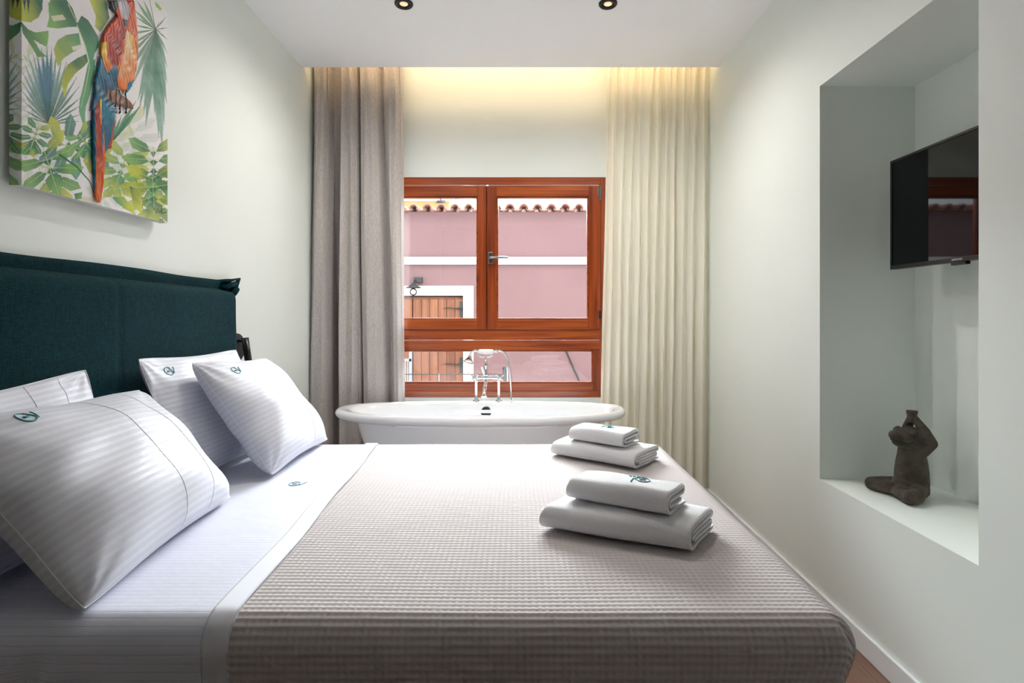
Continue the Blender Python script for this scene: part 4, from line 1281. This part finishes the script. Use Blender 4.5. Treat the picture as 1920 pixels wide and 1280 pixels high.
# raised parrot
mf = mask.astype(float)
hgt = mf.copy()
for _ in range(7):
    hgt = (hgt + np.roll(hgt, 1, 0) + np.roll(hgt, -1, 0) + np.roll(hgt, 1, 1) + np.roll(hgt, -1, 1)) / 5
hgt = np.clip((hgt - .5) * 2, 0, 1) ** .5
X = PXF + .0006 + .010 * hgt + .0009 * hgt * np.sin(gy * .55 + 4 * np.sin(gz * .045) + 2 * np.sin(gz * .13 + gy * .1))
P = np.stack([X, np.broadcast_to(ys_[:, None], X.shape), np.broadcast_to(zs_[None], X.shape)], -1) - po
V, Q = grid_data(P)
keep = mask.ravel()[Q].all(axis=1)
Q = Q[keep]
used = np.unique(Q); remap = -np.ones(len(V), int); remap[used] = np.arange(len(used))
np_mesh('parrot_relief', V[used], remap[Q], M['relief'], pa, col=np.concatenate([pimg.reshape(-1, 3)[used], np.ones((len(used), 1))], -1))

# ================================================================== OUTSIDE
OY = 8.0
OS = OY / F
def ox(px): return (px - VX) * OS
def oz(py): return CZ + (VY - py) * OS
GZ = -0.45
b = MB(); b.box(-9, 9, 4.4, 16, GZ - .1, GZ); o = b.build('ground_1', M['street']); tag(o, kind='structure')
hz_top = oz(397)
house = empty('pink_house', (0, OY, GZ), label='pink stucco house across the street with white cornice and tiled eaves', cat='house')
HP = Vector((0, OY, GZ))
def hbld(mb, name, mt_, parent=house, **kw):
    o = mb.build(name, mt_, parent, **kw)
    if parent is house: o.location = -HP
    return o
dx0, dx1, dz1 = ox(679), ox(869), oz(554)
b = MB()
b.box(-7, dx0, OY, OY + .4, GZ, hz_top); b.box(dx1, 7, OY, OY + .4, GZ, hz_top); b.box(dx0, dx1, OY, OY + .4, dz1, hz_top)
b.box(dx0, dx1, OY + .12, OY + .4, GZ, dz1)
hbld(b, 'stucco_wall', M['pink'])
b = MB()
b.box(-7, 7, OY - .05, OY, oz(496), oz(488)); b.box(-7, 7, OY - .08, OY, oz(489.5), oz(485)); b.box(-7, 7, OY - .10, OY, oz(485), oz(483))
hbld(b, 'cornice', M['cornice'])
b = MB()
sx1 = ox(888); sx0 = ox(660)
b.box(sx0, sx1, OY - .025, OY, dz1, oz(536)); b.box(dx1, sx1, OY - .025, OY, GZ, dz1); b.box(sx0, dx0, OY - .025, OY, GZ, dz1)
hbld(b, 'door_surround', M['cornice'])
# barrel tiles along the eaves
sp = 25.5 * OS
tl = MB()
for i in range(-24, 26):
    cx = ox(803.5) + i * sp
    up, lo = [], []
    for yy in (OY - .14, OY + .9):
        zz = hz_top + .03 + (yy - OY + .14) * .06
        r = sp * .34
        up.append([(cx + r * math.cos(a), yy, zz + r * .95 * math.sin(a)) for a in np.linspace(0, PI, 11)])
        lo.append([(cx + (r - .018) * math.cos(a), yy, zz + (r - .018) * .95 * math.sin(a)) for a in np.linspace(0, PI, 11)])
    vs = up[0] + up[1] + lo[0] + lo[1]
    fs = []
    for k in range(10):
        fs += [(k, k + 1, 11 + k + 1, 11 + k), (22 + k, 33 + k, 33 + k + 1, 22 + k + 1), (k, 22 + k, 22 + k + 1, k + 1), (11 + k, 11 + k + 1, 33 + k + 1, 33 + k)]
    tl.add(vs, fs)
    # channel tile between, shallow dish
    cx2 = cx + sp / 2; vs = []; fs = []
    for yy in (OY - .10, OY + .9):
        zz = hz_top + .052 + (yy - OY + .1) * .06
        for dz_ in (0, -.016):
            vs += [(cx2 + sp * .34 * math.cos(a), yy, zz + dz_ + sp * .20 * math.sin(a)) for a in np.linspace(PI, 2 * PI, 9)]
    for k in range(8):
        fs += [(k, k + 1, 18 + k + 1, 18 + k), (9 + k, 27 + k, 27 + k + 1, 9 + k + 1), (k, 9 + k, 9 + k + 1, k + 1)]
    tl.add(vs, fs)
hbld(tl, 'roof_tiles', M['tile'], smooth=True)
# plank shutters
mid = ox(773)
for (a0, a1, hs_) in ((dx0, mid - .006, -1), (mid + .006, dx1 - .004, 1)):
    b = MB(); n_ = 6; wdt = (a1 - a0) / n_
    for k in range(n_):
        b.box(a0 + k * wdt + .003, a0 + (k + 1) * wdt - .003, OY + .02, OY + .05, GZ + .02, dz1 - .05)
    b.box(a0, a1, OY + .045, OY + .07, GZ + .02, dz1 - .02)
    s = hbld(b, 'shutter', M['shutter'], bevel=.003)
    for zz in (oz(578), oz(683)):
        h_ = MB()
        xe = a1 if hs_ > 0 else a0
        d_ = -hs_
        h_.tube([(xe, OY + .012, zz), (xe + d_ * .12, OY + .012, zz), (xe + d_ * .20, OY + .012, zz + .01), (xe + d_ * .29, OY + .012, zz)], [.055, .022, .018, .004], 6, flat=.3)
        h_.box(min(xe, xe + d_ * .05), max(xe, xe + d_ * .05), OY + .0, OY + .02, zz - .12, zz + .10)
        h_.build('strap_hinge', M['blackmatt'], s)
# lamp over the shutters
lm = empty('outdoor_wall_lamp', (ox(785), OY, oz(525)), label='black outdoor lamp with scalloped shade over the wooden shutters', cat='lamp')
b = MB(); b.box(-.06, .06, -.06, 0, -.038, .038); b.build('mounting_box', M['blackmatt'], lm, bevel=.004)
b = MB(); b.tube([(-.03, -.05, 0), (-.045, -.12, -.02), (-.045, -.17, -.06)], .008, 8); b.build('arm', M['blackmatt'], lm)
b = MB(); vs = []; fs = []
for i_, (r_, z_) in enumerate([(.012, -.05), (.03, -.065), (.05, -.085), (.105, -.115), (.10, -.122)]):
    for k in range(32):
        a = 2 * PI * k / 32
        rr2 = r_ * (1 + (.07 * math.cos(a * 8) if r_ > .08 else 0))
        vs.append((-.045 + rr2 * math.cos(a), -.17 + rr2 * math.sin(a), z_))
for i_ in range(4):
    for k in range(32): fs.append((i_ * 32 + k, i_ * 32 + (k + 1) % 32, (i_ + 1) * 32 + (k + 1) % 32, (i_ + 1) * 32 + k))
b.add(vs, fs); b.build('lamp_shade', M['blackmatt'], lm, smooth=True)
b = MB(); b.ball((-.045, -.17, -.175), .052, 16); b.build('bulb', M['bulb'], lm, smooth=True)
# yellow house further back, with its wrought bracket
yh = empty('yellow_house', (-2.3, 11.5, GZ), label='yellow rendered house rising behind the pink eaves at the left', cat='house')
y2 = 11.5; s2_ = y2 / F
def yx(px): return (px - VX) * s2_ + 2.3
def yz(py): return CZ + (VY - py) * s2_ - GZ
b = MB(); b.box(yx(600), yx(842), 0, 1.5, 0, yz(377)); b.build('stucco_wall', M['yellow'], yh)
b = MB(); b.box(yx(590), yx(850), -.1, 1.6, yz(377), yz(372)); b.build('roof_slab', M['cornice'], yh)
b = MB(); b.lathe([(.085, -.012), (.10, -.012), (.10, .012), (.085, .012), (.085, -.012)], Matrix.Translation((yx(828), -.12, yz(380.5))) @ Matrix.Rotation(math.radians(20), 4, 'X') @ Matrix.Diagonal((1, 1, 1, 1)), 32, cap=False)
b.tube([(yx(828), -.02, yz(377)), (yx(828), -.2, yz(376))], .012, 8)
b.build('iron_ring', M['blackmatt'], yh, smooth=True)
# pole against the sky
pole = MB(); px_ = (855 - VX) * 10.5 / F
pole.tube([(0, 0, 0), (0, 0, 3.95)], .018, 10); pole.box(-.02, .07, -.01, .02, 3.35, 3.62)
o = pole.build('utility_pole', M['galv']); o.location = (px_, 10.5, GZ)
tag(o, 'thin grey pole standing against the sky behind the pink eaves', 'pole')
pole = MB(); pole.tube([(0, 0, 0), (0, 0, 4.2)], .006, 8)
o = pole.build('aerial_mast', M['galv']); o.location = ((1001 - VX) * 10.5 / F, 10.5, GZ)
tag(o, 'hair-thin aerial mast rising above the tiles in the right-hand window sash', 'mast')
# handrail wire with its posts in front of the house
ry = 6.6; rs = ry / F
def rx(px): return (px - VX) * rs
def rz_(py): return CZ + (VY - py) * rs
rl = empty('street_railing', (rx(860), ry, GZ), label='low thin-wired street railing in front of the wooden shutters', cat='railing')
RO = Vector(rl.location)
b = MB(); b.tube([Vector((rx(700), ry, rz_(701.5))) - RO, Vector((rx(948), ry, rz_(701.5))) - RO], .006, 8); b.build('wire', M['blackmatt'], rl)
for px in (823,):
    b = MB(); b.tube([Vector((rx(px), ry, rz_(701))) - RO, Vector((rx(px), ry, GZ)) - RO], .007, 8); b.build('post', M['galv'], rl)
b = MB(); b.tube([Vector((rx(946.5), ry, rz_(690))) - RO, Vector((rx(946.5), ry, GZ)) - RO], .024, 12); b.ball(Vector((rx(945.5), ry, rz_(690))) - RO, .022, 10)
b.build('post', M['blackmatt'], rl, smooth=True)
b = MB(); b.tube([Vector((rx(951), ry, rz_(692))) - RO, Vector((rx(951), ry, GZ)) - RO], .010, 10); b.ball(Vector((rx(950.5), ry, rz_(691))) - RO, .014, 10)
b.build('post', M['galv'], rl, smooth=True)
# slatted grey gate at the left edge
gt = empty('slatted_gate', (rx(748), 6.9, GZ), label='grey slatted metal gate beside the curtain edge in the lower pane', cat='gate')
gs = 6.9 / F
g0 = (735 - VX) * gs - gt.location.x; g1 = (772 - VX) * gs - gt.location.x; gtz = CZ + (VY - 674) * gs - GZ
b = MB(); b.box(g0, g1, -.02, .02, gtz - .02, gtz + .012); b.box(g1 - .03, g1 + .005, -.02, .02, 0, gtz + .10); b.build('gate_frame', M['galv'], gt)
b = MB()
for k in range(9):
    x = g0 + (g1 - g0) * k / 9; b.box(x, x + .014, -.012, .012, 0.02, gtz - .02)
b.build('slats', M['galv'], gt)
# dark rod leaning on the pink wall
b = MB(); b.tube([(ox(1060), OY - .02, oz(655)), (ox(1086), OY - .03, oz(715)), (ox(1110), OY - .05, oz(770))], .011, 8)
o = b.build('leaning_rod', M['blackmatt']); origin_to(o, (ox(1086), OY - .03, oz(715)))
tag(o, 'thin black rod fixed aslant on the pink wall', 'rod')
